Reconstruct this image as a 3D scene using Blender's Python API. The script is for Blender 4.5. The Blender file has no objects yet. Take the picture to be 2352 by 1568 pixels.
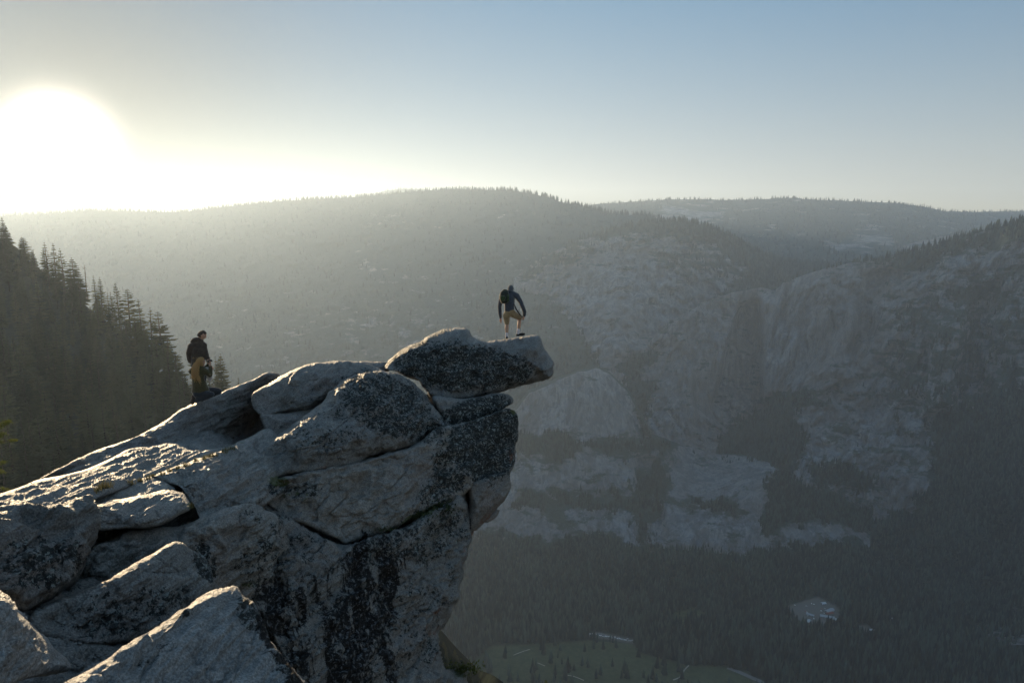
import bpy, bmesh, math, random
import numpy as np
from mathutils import Vector, Matrix

# ------------------------------------------------------------------ camera, sky, sun, exposure
S = bpy.context.scene
COL = S.collection
PITCH = math.radians(8.8)
F = 1568.0                      # focal length in units of a 2352 x 1568 picture
cam_d = bpy.data.cameras.new("camera")
cam = bpy.data.objects.new("camera", cam_d)
COL.objects.link(cam)
S.camera = cam
cam_d.lens = 24.0
cam_d.sensor_width = 36.0
cam_d.clip_start = 0.1
cam_d.clip_end = 60000.0
cam.location = (0, 0, 0)
cam.rotation_euler = (math.radians(90) - PITCH, 0, 0)

SUN_EL = math.radians(6.1)
SUN_AZ = math.radians(-32.7)    # left of the view axis
w = bpy.data.worlds.new("World")
S.world = w
w.use_nodes = True
wn = w.node_tree
bg = wn.nodes['Background']
sky = wn.nodes.new('ShaderNodeTexSky')
sky.sky_type = 'NISHITA'
sky.sun_disc = False
sky.sun_elevation = SUN_EL
sky.sun_rotation = SUN_AZ
sky.altitude = 2200
sky.air_density = 1.0
sky.dust_density = 0.3
sky.ozone_density = 1.5
# the brightest part of the sky round the sun rolls off softly, as the photograph recorded it
def _vm(op, a, b=None, c=None):
    x = wn.nodes.new('ShaderNodeVectorMath'); x.operation = op
    for i, q in enumerate((a, b, c)):
        if q is None: continue
        if isinstance(q, (tuple, float)): x.inputs[i].default_value = q if isinstance(q, tuple) else (q,) * 3
        else: wn.links.new(q, x.inputs[i])
    return x
SKY_K = 3.3
tcw = wn.nodes.new('ShaderNodeTexCoord')
wdir = _vm('NORMALIZE', tcw.outputs['Generated']).outputs[0]
sepz = wn.nodes.new('ShaderNodeSeparateXYZ'); wn.links.new(wdir, sepz.inputs[0])
elev = wn.nodes.new('ShaderNodeMapRange'); wn.links.new(sepz.outputs[2], elev.inputs[0])
elev.inputs[1].default_value = 0.0; elev.inputs[2].default_value = 0.30
tmix = wn.nodes.new('ShaderNodeMix'); tmix.data_type = 'RGBA'
wn.links.new(elev.outputs[0], tmix.inputs[0])
tmix.inputs[6].default_value = (1.8, 1.36, 1.08, 1)      # near the horizon, evening warmth
tmix.inputs[7].default_value = (0.81, 1.04, 1.36, 1)      # overhead
SD = (math.sin(SUN_AZ) * math.cos(SUN_EL), math.cos(SUN_AZ) * math.cos(SUN_EL), math.sin(SUN_EL))
dotp = _vm('DOT_PRODUCT', wdir, SD).outputs['Value']
def _m(op, a, b):
    x = wn.nodes.new('ShaderNodeMath'); x.operation = op
    for i, q in enumerate((a, b)):
        if isinstance(q, float): x.inputs[i].default_value = q
        else: wn.links.new(q, x.inputs[i])
    return x.outputs[0]
def _lobe(deg, amp):        # amp * exp(-(1 - cos a) / (1 - cos deg))
    k = 1.0 / (1.0 - math.cos(math.radians(deg)))
    return _m('MULTIPLY', _m('EXPONENT', _m('MULTIPLY', _m('SUBTRACT', dotp, 1.0), k), 0.0), amp)
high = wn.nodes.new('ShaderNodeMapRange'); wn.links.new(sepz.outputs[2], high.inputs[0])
high.inputs[1].default_value = 0.33; high.inputs[2].default_value = 0.65; high.inputs[3].default_value = 1.0; high.inputs[4].default_value = 3.3  # sky above the view brightened, added fill light for the ground
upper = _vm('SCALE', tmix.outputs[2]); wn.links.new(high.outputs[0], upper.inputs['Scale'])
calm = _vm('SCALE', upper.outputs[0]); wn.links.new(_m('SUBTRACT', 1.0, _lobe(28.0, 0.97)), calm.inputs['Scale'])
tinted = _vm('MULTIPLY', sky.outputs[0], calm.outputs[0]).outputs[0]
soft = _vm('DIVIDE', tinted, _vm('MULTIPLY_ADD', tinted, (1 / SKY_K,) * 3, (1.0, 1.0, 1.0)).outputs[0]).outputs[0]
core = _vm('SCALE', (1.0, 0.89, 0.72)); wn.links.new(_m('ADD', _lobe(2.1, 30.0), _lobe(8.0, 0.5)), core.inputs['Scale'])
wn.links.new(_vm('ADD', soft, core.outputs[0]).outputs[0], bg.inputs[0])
bg.inputs[1].default_value = 0.118

sun_d = bpy.data.lights.new("sun", 'SUN')
sun_o = bpy.data.objects.new("sun", sun_d)
COL.objects.link(sun_o)
sun_d.energy = 5.0
sun_d.angle = math.radians(0.6)
sun_d.color = (1.0, 0.755, 0.46)
SUN_DIR = Vector((math.sin(SUN_AZ) * math.cos(SUN_EL), math.cos(SUN_AZ) * math.cos(SUN_EL), math.sin(SUN_EL)))
sun_o.rotation_euler = SUN_DIR.to_track_quat('Z', 'Y').to_euler()

S.view_settings.view_transform = 'Standard'
S.view_settings.look = 'None'
S.view_settings.exposure = 1.2
S.view_settings.gamma = 1.0
S.render.engine = 'CYCLES'
S.cycles.use_denoising = True
S.cycles.max_bounces = 5
S.cycles.diffuse_bounces = 3
S.cycles.volume_bounces = 1
S.cycles.transparent_max_bounces = 6
S.render.film_transparent = False

random.seed(7)
rng = np.random.default_rng(7)

# ------------------------------------------------------------------ helpers
CP, SP = math.cos(PITCH), math.sin(PITCH)

def dirs(u, v):
    """world direction (unit depth along the optical axis) of picture point u, v"""
    x = (np.asarray(u, float) - 1176) / F
    y = (784 - np.asarray(v, float)) / F
    return np.stack([x, CP + y * SP, y * CP - SP], -1)

def at(u, v, t):
    d = dirs(u, v)
    return d * np.asarray(t, float)[..., None]

def vec(u, v, t):
    return Vector(at(u, v, t).tolist())

def unproject(P):
    P = np.asarray(P, float)
    t = P[..., 1] * CP - P[..., 2] * SP
    up = P[..., 1] * SP + P[..., 2] * CP
    return 1176 + F * P[..., 0] / t, 784 - F * up / t, t

_perm = np.random.default_rng(3).permutation(256)
_perm = np.concatenate([_perm, _perm, _perm])
_g = np.random.default_rng(5).normal(size=(256, 3))
_g /= np.linalg.norm(_g, axis=1)[:, None]

def perlin(P):
    P = np.asarray(P, float)
    i = np.floor(P).astype(np.int64)
    f = P - i
    i &= 255
    s = f * f * f * (f * (f * 6 - 15) + 10)
    r = 0
    for dx in (0, 1):
        for dy in (0, 1):
            for dz in (0, 1):
                h = _perm[_perm[_perm[(i[..., 0] + dx) & 255] + ((i[..., 1] + dy) & 255)] + ((i[..., 2] + dz) & 255)]
                g = _g[h]
                dot = g[..., 0] * (f[..., 0] - dx) + g[..., 1] * (f[..., 1] - dy) + g[..., 2] * (f[..., 2] - dz)
                wx = s[..., 0] if dx else 1 - s[..., 0]
                wy = s[..., 1] if dy else 1 - s[..., 1]
                wz = s[..., 2] if dz else 1 - s[..., 2]
                r = r + dot * wx * wy * wz
    return r * 1.6

def fbm(P, octaves=4, gain=0.5, lac=2.03, ridged=False):
    P = np.asarray(P, float)
    a, r, tot = 1.0, 0, 0
    for k in range(octaves):
        n = perlin(P + 17.3 * k)
        if ridged:
            n = 1 - 2 * np.abs(n)
        r = r + a * n
        tot += a
        a *= gain
        P = P * lac
    return r / tot

def sstep(a, b, x):
    t = np.clip((np.asarray(x, float) - a) / (b - a), 0, 1)
    return t * t * (3 - 2 * t)

def tps(ctrl, vals, smooth=1e-3):
    """thin plate spline through control points"""
    c = np.asarray(ctrl, float) / 400.0
    n = len(c)
    def phi(r2):
        return 0.5 * r2 * np.log(r2 + 1e-9)
    r2 = ((c[:, None] - c[None]) ** 2).sum(-1)
    A = np.zeros((n + 3, n + 3))
    A[:n, :n] = phi(r2) + smooth * np.eye(n)
    A[:n, n] = 1
    A[:n, n + 1:] = c
    A[n, :n] = 1
    A[n + 1:, :n] = c.T
    b = np.zeros(n + 3)
    b[:n] = vals
    s = np.linalg.solve(A, b)
    def f(u, v):
        q = np.stack([np.ravel(u), np.ravel(v)], -1) / 400.0
        out = np.empty(len(q))
        for k in range(0, len(q), 60000):
            p = q[k:k + 60000]
            r2 = ((p[:, None] - c[None]) ** 2).sum(-1)
            out[k:k + 60000] = phi(r2) @ s[:n] + s[n] + p @ s[n + 1:]
        return out.reshape(np.shape(u))
    return f

def catmull(pts, n=5, closed=True):
    p = np.asarray(pts, float)
    N = len(p)
    out = []
    for i in range(N if closed else N - 1):
        if closed:
            a, b, c, d = p[(i - 1) % N], p[i], p[(i + 1) % N], p[(i + 2) % N]
        else:
            a, b, c, d = p[max(i - 1, 0)], p[i], p[i + 1], p[min(i + 2, N - 1)]
        for k in range(n):
            t = k / n
            out.append(0.5 * (2 * b + (c - a) * t + (2 * a - 5 * b + 4 * c - d) * t * t + (3 * b - a - 3 * c + d) * t ** 3))
    if not closed:
        out.append(p[-1])
    return np.array(out)

def poly_dist(u, v, poly):
    """signed distance (positive inside) and nearest outline point"""
    u = np.ravel(u); v = np.ravel(v)
    a = poly
    b = np.roll(poly, -1, 0)
    D = np.empty(len(u)); Q = np.empty((len(u), 2))
    for k in range(0, len(u), 20000):
        p = np.stack([u[k:k + 20000], v[k:k + 20000]], -1)
        ab = (b - a)[None]
        ap = p[:, None] - a[None]
        t = np.clip((ap * ab).sum(-1) / ((ab * ab).sum(-1) + 1e-12), 0, 1)
        q = a[None] + t[..., None] * ab
        d2 = ((p[:, None] - q) ** 2).sum(-1)
        j = d2.argmin(1)
        r = np.arange(len(p))
        py = p[:, 1][:, None]; px = p[:, 0][:, None]
        cond = ((a[None, :, 1] > py) != (b[None, :, 1] > py))
        with np.errstate(divide='ignore', invalid='ignore'):
            xi = (b[None, :, 0] - a[None, :, 0]) * (py - a[None, :, 1]) / (b[None, :, 1] - a[None, :, 1]) + a[None, :, 0]
        ins = (cond & (px < xi)).sum(1) % 2 == 1
        d = np.sqrt(d2[r, j])
        D[k:k + 20000] = np.where(ins, d, -d)
        Q[k:k + 20000] = q[r, j]
    return D, Q

def np_mesh(name, V, Fc, mat=None, smooth=True, attrs=None):
    """V (n,3), Fc list of (m,k) index arrays"""
    me = bpy.data.meshes.new(name)
    if not isinstance(Fc, list):
        Fc = [Fc]
    Fc = [np.asarray(f, np.int32) for f in Fc if len(f)]
    me.vertices.add(len(V))
    me.vertices.foreach_set('co', np.asarray(V, np.float32).ravel())
    nl = sum(f.size for f in Fc)
    me.loops.add(nl)
    me.loops.foreach_set('vertex_index', np.concatenate([f.ravel() for f in Fc]))
    tot = np.concatenate([np.full(len(f), f.shape[1], np.int32) for f in Fc])
    me.polygons.add(len(tot))
    me.polygons.foreach_set('loop_start', np.concatenate([[0], np.cumsum(tot)[:-1]]).astype(np.int32))
    me.polygons.foreach_set('loop_total', tot)
    me.update(calc_edges=True)
    me.validate()
    me.polygons.foreach_set('use_smooth', np.full(len(me.polygons), smooth))
    for k, a in (attrs or {}).items():
        at_ = me.attributes.new(k, 'FLOAT', 'POINT')
        at_.data.foreach_set('value', np.asarray(a, np.float32))
    if mat:
        me.materials.append(mat)
    return me

def tag(o, label=None, cat=None, group=None, kind=None):
    if label: o['label'] = label
    if cat: o['category'] = cat
    if group: o['group'] = group
    if kind: o['kind'] = kind
    return o

def link(name, me, parent=None, origin=None):
    o = bpy.data.objects.new(name, me)
    COL.objects.link(o)
    if parent: o.parent = parent
    return o

def empty(name, loc=(0, 0, 0), rz=0.0):
    o = bpy.data.objects.new(name, None)
    COL.objects.link(o)
    o.location = loc
    o.rotation_euler = (0, 0, rz)
    o.empty_display_size = 0.2
    return o

def grid_faces(nr, nc, flip=False):
    i = np.arange(nr - 1)[:, None] * nc + np.arange(nc - 1)[None]
    f = np.stack([i, i + 1, i + nc + 1, i + nc], -1).reshape(-1, 4)
    return f[:, ::-1] if flip else f

def vnormals(V, faces):
    n = np.zeros_like(V)
    for f in (faces if isinstance(faces, list) else [faces]):
        fn = np.cross(V[f[:, 2]] - V[f[:, 0]], V[f[:, -1]] - V[f[:, 1]])
        for k in range(f.shape[1]):
            for a in range(3):
                n[:, a] += np.bincount(f[:, k], fn[:, a], len(V))
    return n / (np.linalg.norm(n, axis=1)[:, None] + 1e-12)

def new_mat(name):
    m = bpy.data.materials.new(name)
    m.use_nodes = True
    nt = m.node_tree
    return m, nt, nt.nodes['Principled BSDF']

class NB:
    """small node builder"""
    def __init__(s, nt): s.nt = nt
    def n(s, t, **k):
        x = s.nt.nodes.new(t)
        for a, b in k.items(): setattr(x, a, b)
        return x
    def put(s, sock, v):
        if isinstance(v, bpy.types.NodeSocket): s.nt.links.new(v, sock)
        elif v is not None:
            if isinstance(v, tuple) and len(v) == 3 and sock.type == 'RGBA': v = v + (1,)
            sock.default_value = v
    def attr(s, name): return s.n('ShaderNodeAttribute', attribute_name=name).outputs['Fac']
    def obj(s): return s.n('ShaderNodeTexCoord').outputs['Object']
    def mapping(s, vecs, scale=(1, 1, 1), rot=(0, 0, 0)):
        x = s.n('ShaderNodeMapping'); s.put(x.inputs[0], vecs)
        x.inputs['Scale'].default_value = scale; x.inputs['Rotation'].default_value = rot
        return x.outputs[0]
    def noise(s, vecs, scale, detail=4, rough=0.55, dist=0.0):
        x = s.n('ShaderNodeTexNoise'); s.put(x.inputs['Vector'], vecs)
        x.inputs['Scale'].default_value = scale; x.inputs['Detail'].default_value = detail
        x.inputs['Roughness'].default_value = rough; x.inputs['Distortion'].default_value = dist
        return x.outputs['Fac']
    def voro(s, vecs, scale, out='Distance', feature='F1', rnd=1.0):
        x = s.n('ShaderNodeTexVoronoi', feature=feature); s.put(x.inputs['Vector'], vecs)
        x.inputs['Scale'].default_value = scale; x.inputs['Randomness'].default_value = rnd
        return x.outputs[out]
    def math(s, op, a, b=None, c=None, clamp=False):
        x = s.n('ShaderNodeMath', operation=op, use_clamp=clamp)
        s.put(x.inputs[0], a); s.put(x.inputs[1], b)
        if c is not None: s.put(x.inputs[2], c)
        return x.outputs[0]
    def ramp(s, f, a, b, lo=0.0, hi=1.0):
        x = s.n('ShaderNodeMapRange', interpolation_type='SMOOTHSTEP'); s.put(x.inputs[0], f)
        for k, v in zip((1, 2, 3, 4), (a, b, lo, hi)): x.inputs[k].default_value = v
        return x.outputs[0]
    def mix(s, f, a, b, mode='MIX'):
        x = s.n('ShaderNodeMix', data_type='RGBA', blend_type=mode)
        s.put(x.inputs[0], f); s.put(x.inputs[6], a); s.put(x.inputs[7], b)
        return x.outputs[2]
    def bump(s, h, dist, strength=1.0, nrm=None):
        x = s.n('ShaderNodeBump'); s.put(x.inputs['Height'], h)
        x.inputs['Distance'].default_value = dist; x.inputs['Strength'].default_value = strength
        if nrm is not None: s.put(x.inputs['Normal'], nrm)
        return x.outputs[0]
# ------------------------------------------------------------------ far terrain materials
def make_wall_mat(name, tint=(0.265, 0.28, 0.30), dark=(0.15, 0.16, 0.175), vegcol=(0.024, 0.037, 0.030), s=1.0):
    m, nt, b = new_mat(name)
    N = NB(nt)
    o = N.obj()
    warp = N.n('ShaderNodeVectorMath', operation='MULTIPLY_ADD')
    wc = N.n('ShaderNodeTexNoise'); nt.links.new(o, wc.inputs['Vector']); wc.inputs['Scale'].default_value = 0.006 * s; wc.inputs['Detail'].default_value = 5
    nt.links.new(wc.outputs['Color'], warp.inputs[0]); warp.inputs[1].default_value = (38 / s,) * 3; nt.links.new(o, warp.inputs[2])
    ow = warp.outputs[0]
    streak = N.noise(N.mapping(ow, (0.022 * s, 0.022 * s, 0.0022 * s)), 1.0, 8, 0.66, 0.3)
    rib = N.noise(N.mapping(ow, (0.065 * s, 0.065 * s, 0.0045 * s), (0.12, 0.1, 0)), 1.0, 6, 0.62, 0.5)
    fine = N.noise(N.mapping(o, (0.12 * s, 0.12 * s, 0.045 * s)), 1.0, 7, 0.74)
    big = N.noise(o, 0.0030 * s, 5, 0.6)
    ledge = N.noise(N.mapping(ow, (0.007 * s, 0.007 * s, 0.042 * s), (0.25, 0.2, 0)), 1.0, 7, 0.66)
    joint = N.voro(N.mapping(ow, (0.018 * s, 0.018 * s, 0.004 * s), (0.15, 0.1, 0.2)), 1.0, 'Distance', 'DISTANCE_TO_EDGE')
    c = N.mix(N.ramp(streak, 0.42, 0.58), dark, tint)
    c = N.mix(N.ramp(rib, 0.50, 0.34, 0.0, 0.8), c, (0.10, 0.098, 0.10))
    c = N.mix(N.math('MULTIPLY', N.ramp(rib, 0.56, 0.68, 0.0, 0.8), N.ramp(big, 0.56, 0.44)), c, (0.33, 0.345, 0.365))
    c = N.mix(N.ramp(big, 0.38, 0.66, 0.0, 0.55), c, (0.20, 0.175, 0.16))
    c = N.mix(N.ramp(fine, 0.36, 0.7, 0.3, 0.0), c, (0.05, 0.05, 0.05))
    c = N.mix(N.ramp(joint, 0.03, 0.0, 0.0, 0.3), c, (0.04, 0.04, 0.04))
    # vegetation: painted extent, ragged edge, rooted on ledges
    veg = N.attr('veg')
    vn = N.math('ADD', N.math('MULTIPLY', N.noise(N.mapping(ow, (0.013 * s, 0.013 * s, 0.020 * s)), 1.0, 9, 0.7), 0.55), N.math('MULTIPLY', ledge, 0.45))
    vm = N.ramp(N.math('ADD', veg, N.math('MULTIPLY', N.math('SUBTRACT', vn, 0.5), 2.6)), 0.42, 0.60)
    vcol = N.mix(N.ramp(fine, 0.3, 0.7), vegcol, tuple(x * 1.9 for x in vegcol))
    c = N.mix(N.math('MULTIPLY', vm, 0.94), c, vcol)
    nt.links.new(c, b.inputs['Base Color'])
    b.inputs['Roughness'].default_value = 0.95
    b.inputs['Specular IOR Level'].default_value = 0.1
    nt.links.new(N.bump(N.math('ADD', rib, N.math('MULTIPLY', fine, 0.35)), 14.0 / s, 1.0), b.inputs['Normal'])
    return m

def simple_mat(name, col, rough=0.9, spec=0.2, var=0.0, scale=5.0):
    m, nt, b = new_mat(name)
    b.inputs['Base Color'].default_value = tuple(col) + (1,)
    b.inputs['Roughness'].default_value = rough
    b.inputs['Specular IOR Level'].default_value = spec
    if var:
        N = NB(nt)
        f = N.noise(N.obj(), scale, 5, 0.6)
        c = N.mix(N.ramp(f, 0.3, 0.7), tuple(x * (1 - var) for x in col), tuple(min(1, x * (1 + var)) for x in col))
        nt.links.new(c, b.inputs['Base Color'])
    return m

WALL = make_wall_mat('granite_wall')
FAR_WALL = make_wall_mat('far_hillside', s=0.45, tint=(0.36, 0.35, 0.35))
M_FOREST = simple_mat('conifer_far', (0.026, 0.036, 0.024), var=0.35, scale=0.02)
_nt = M_FOREST.node_tree; _N = NB(_nt)
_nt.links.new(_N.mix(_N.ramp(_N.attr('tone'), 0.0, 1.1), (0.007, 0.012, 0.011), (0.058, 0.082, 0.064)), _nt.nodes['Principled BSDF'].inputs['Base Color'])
M_FOREST_NEAR = simple_mat('conifer_slope', (0.032, 0.040, 0.022), var=0.35, scale=0.05)

def z8(*p): return [(1119.7 + 0.5239 * x, 401.9 + 0.5239 * y) for x, y in p]

def zn(*p): return [(1148.4 + 0.5126 * x, 413.4 + 0.5126 * y) for x, y in p]

def veg_field(u, v, base, polys, soft=34.0):
    """amount of vegetation: base value, raised or lowered inside polygons"""
    shp = np.shape(u)
    a = np.full(np.shape(u), float(base)).ravel()
    q = np.stack([np.ravel(u) / 70.0, np.ravel(v) / 45.0, np.zeros(np.size(u))], -1)
    u = (u.ravel() + 40 * fbm(q, 5, 0.65)); v = (v.ravel() + 26 * fbm(q + 31.7, 5, 0.65))
    for val, poly in polys:
        d, _ = poly_dist(u, v, np.asarray(poly, float))
        k = sstep(-soft, soft, d)
        a = a * (1 - k) + val * k
    return a.reshape(shp)

def cones(P, H, sides=5, tiers=2, width=0.2, seed=1):
    """many small conifers as one vertex / face set"""
    r = np.random.default_rng(seed)
    n = len(P)
    verts, faces = [], []
    per = tiers * (sides + 1)
    ang0 = r.uniform(0, 6.28, n)
    for t in range(tiers):
        base = H * (0.08 + 0.62 * t / tiers)
        top = H * (1.0 - 0.42 * (tiers - 1 - t) / tiers)
        rad = H * width * (1 - 0.55 * t / tiers) * r.uniform(0.8, 1.25, n)
        for s_ in range(sides):
            a = ang0 + 6.2832 * s_ / sides + t * 0.6
            rr = rad * r.uniform(0.65, 1.25, n)
            verts.append(np.stack([P[:, 0] + rr * np.cos(a), P[:, 1] + rr * np.sin(a), P[:, 2] + base + H * r.uniform(-0.05, 0.05, n)], -1))
        verts.append(np.stack([P[:, 0] + H * r.uniform(-.01, .01, n), P[:, 1], P[:, 2] + top], -1))
    V = np.stack(verts, 1).reshape(-1, 3)
    b = np.arange(n) * per
    for t in range(tiers):
        o = t * (sides + 1)
        for s_ in range(sides):
            faces.append(np.stack([b + o + s_, b + o + (s_ + 1) % sides, b + o + sides], -1))
    return V, np.concatenate(faces)

def sheet(name, sky_pts, vbot, ctrl, du, rows, mat, veg_base, veg_polys, amp, feat, roll=(200, 0.35), crest=1.0,
          trees=0, tree_h=25.0, label=None, u_range=None, stretch=0.25, seed=1, tree_thresh=0.64, power=1.0, bumps=()):
    sk = np.array([p[:2] for p in sky_pts], float)
    uu = np.arange(sk[0, 0], sk[-1, 0] + du * 0.5, du)
    v0 = np.interp(uu, sk[:, 0], sk[:, 1])
    v0 = v0 + crest * 2.2 * fbm(np.stack([uu * 0.03, uu * 0 + seed, uu * 0], -1), 4)
    allc = [(p[0], p[1]) for p in sky_pts] + [(p[0], p[1]) for p in ctrl]
    vals = [math.log(p[2]) for p in sky_pts] + [math.log(p[2]) for p in ctrl]
    f = tps(allc, vals, 1e-2)
    s = np.linspace(0, 1, rows) ** power
    vb = np.interp(uu, [p[0] for p in vbot], [p[1] for p in vbot])
    U = np.broadcast_to(uu, (rows, len(uu)))
    Vv = v0[None] + (vb - v0)[None] * s[:, None]
    T = np.exp(f(U, Vv))
    P = at(U, Vv, T)
    # relief pushed along the line of depth, ribs stretched vertically
    q = P / feat
    q = q * np.array([1, 1, stretch])
    n = fbm(q + seed * 3.1, 5, 0.5) * 0.8 + 0.5 * fbm(q * 2.3 + 9.1, 4, 0.55, ridged=True) 
    edge = sstep(0, 0.05, s)[:, None]
    T2 = T + amp * n * (0.15 + 0.85 * edge)
    for bp_, off, sf in bumps:
        q2 = fbm(np.stack([U / 40, Vv / 60, U * 0 + seed], -1), 4)
        d_, _ = poly_dist(U + 10 * q2, Vv, np.array(bp_))
        T2 = T2 + off * sstep(-sf, sf, d_).reshape(U.shape) * edge
    P = at(U, Vv, T2)
    veg = veg_field(U, Vv, veg_base, veg_polys)
    # the far side of the crest
    c = P[0]
    hd = c[:, :2] / np.linalg.norm(c[:, :2], axis=1)[:, None]
    back = []
    for k in (4, 3, 2, 1):
        x = roll[0] * k * (0.4 + 0.15 * k)
        back.append(np.concatenate([c[:, :2] + hd * x, (c[:, 2] - x * roll[1] * (0.3 + 0.25 * k))[:, None]], 1))
    PP = np.concatenate([np.array(back), P], 0)
    vv = np.concatenate([np.ones((4, len(uu))), veg], 0)
    nr = rows + 4
    me = np_mesh(name, PP.reshape(-1, 3), grid_faces(nr, len(uu), True), mat, True, {'veg': vv.ravel()})
    o = link(name, me)
    tag(o, kind='structure')
    if trees:
        r = np.random.default_rng(seed)
        nt_ = trees * 3
        i = r.uniform(0, 1, nt_) * (rows - 1.001)
        j = r.uniform(0, 1, nt_) * (len(uu) - 1.001)
        i0, j0 = i.astype(int), j.astype(int)
        fi, fj = (i - i0)[:, None], (j - j0)[:, None]
        p = (P[i0, j0] * (1 - fi) * (1 - fj) + P[i0 + 1, j0] * fi * (1 - fj) + P[i0, j0 + 1] * (1 - fi) * fj + P[i0 + 1, j0 + 1] * fi * fj)
        vg = veg[i0, j0] + 0.5 * fbm(p / 45.0, 3)
        keep = vg > tree_thresh
        p = p[keep][:trees]
        h = tree_h * r.uniform(0.55, 1.15, len(p))
        return o, p - np.array([0, 0, 1.0]), h
    return o, None, None

forest_P, forest_H = [], []
def crest_trees(sky_pts, n, h, seed, u0=None, u1=None, jit=2.0, back=60):
    r = np.random.default_rng(seed)
    sk = np.array(sky_pts, float)
    a, b = (u0 if u0 is not None else sk[0, 0]), (u1 if u1 is not None else sk[-1, 0])
    u = r.uniform(a, b, n)
    clump = fbm(np.stack([u * 0.045, u * 0 + seed, u * 0], -1), 3)
    u = u[clump > -0.22 - 0.25 * r.random(n)]
    v = np.interp(u, sk[:, 0], sk[:, 1]) + r.uniform(0.5, jit + 2, len(u))
    t = np.interp(u, sk[:, 0], sk[:, 2]) * (1 + r.uniform(0, 0.004, len(u)))
    forest_P.append(at(u, v, t)); forest_H.append(h * r.uniform(0.35, 1.1, len(u)))

# far ridge on the right, behind everything
FR = [(700, 470, 8140), (860, 446, 7770), (885, 438, 7770), (920, 433.5, 7770), (960, 435, 7770), (1000, 447, 7770), (1200, 470, 7400), (1335, 472, 6660), (1400, 467, 6512), (1480, 462, 6364),
      (1530, 458, 6290), (1640, 458, 6290), (1660, 460, 6290), (1760, 457, 6216), (1822, 454, 6142), (1850, 458, 6068), (1950, 462, 5994), (2050, 466, 5920),
      (2120, 474, 5920), (2170, 486, 6068), (2240, 487, 6290), (2352, 485, 6660), (2700, 484, 7030)]
_, p, h = sheet('far_ridge', FR, [(700, 640), (2700, 640)],
      [(1500, 560, 4810), (1700, 590, 4070), (1900, 600, 3848), (2200, 600, 3848), (1400, 530, 5476), (2600, 600, 4440), (700, 640, 5920)],
      4, 60, FAR_WALL, 0.72, [(0.2, z8((780, 170), (900, 150), (1000, 190), (900, 215))), (0.25, z8((1500, 320), (1700, 260), (1750, 300), (1560, 350))), (0.95, z8((1000, 320), (1600, 370), (1300, 420)))], 160, 700, roll=(700, 0.25), trees=6000, tree_h=30, seed=2)
forest_P.append(p); forest_H.append(h)
crest_trees(FR, 1100, 34, 11)

# the long ridge from the sun to the middle of the view
MR = [(-250, 508, 4650), (-200, 505, 4700), (0, 498, 4800), (60, 493, 4800), (150, 489, 4850), (200, 484, 4850), (280, 485, 4900), (360, 488, 4900), (430, 486, 4900),
      (500, 478, 4950), (560, 471, 5000), (640, 463, 5000), (700, 458, 5050), (780, 455, 5100), (860, 450, 5100), (940, 441, 5100), (990, 437, 5100),
      (1050, 434.5, 5100), (1110, 436, 5000), (1170, 438, 4900), (1220, 444, 4800), (1260, 455, 4700), (1300, 467, 4600), (1350, 478, 4500), (1400, 489, 4400), (1440, 494, 4400),
      (1480, 493, 4400), (1520, 505, 4300), (1600, 520, 4200), (1700, 560, 4100), (1800, 600, 4100)]
_, p, h = sheet('long_ridge', MR, [(-250, 1330), (1250, 1330), (1500, 900), (1800, 760)],
      [(0, 700, 3700), (200, 650, 3900), (450, 560, 4300), (600, 600, 4000), (900, 520, 4500), (1150, 520, 4300), (700, 750, 3300), (900, 700, 3400), (1100, 640, 3600),
       (1250, 600, 3700), (1400, 560, 4000), (1300, 800, 2900), (1100, 850, 2800), (600, 900, 2900), (300, 1100, 2500), (900, 1100, 2500), (1250, 1000, 2550), (1400, 900, 2700), (-400, 1200, 2400), (1250, 1330, 2200), (600, 1330, 2150)],
      4, 240, WALL, 0.92,
      [(0.88, [(400, 480), (1300, 460), (1450, 500), (1250, 560), (900, 560), (600, 560), (450, 600), (330, 700)]),
       (0.6, [(860, 470), (900, 490), (1000, 520), (960, 530), (850, 500)]), (0.6, [(1120, 480), (1180, 500), (1200, 520), (1130, 510)]),
       (0.6, [(780, 560), (860, 590), (930, 640), (880, 650), (800, 600)]),
       (0.75, [(420, 760), (500, 690), (620, 660), (700, 640), (820, 690), (980, 650), (1100, 600), (1250, 560), (1270, 620), (1330, 700), (1240, 720), (1150, 800), (900, 900), (500, 900)]),
       (0.75, [(880, 640), (1050, 600), (1240, 570), (1150, 620), (1000, 680), (800, 700)]),
       (0.8, z8((150, 520), (330, 560), (350, 640), (430, 780), (520, 830), (400, 850), (300, 830), (250, 740), (150, 650))),
       (0.66, [(620, 800), (760, 700), (900, 700), (1100, 760), (1120, 900), (700, 900)])],
      110, 260, roll=(500, 0.3), trees=9000, tree_h=30, seed=3)
forest_P.append(p); forest_H.append(h)
crest_trees(MR, 1500, 32, 12, -200, 1180)
crest_trees(MR, 420, 40, 13, 1130, 1600)

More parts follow.
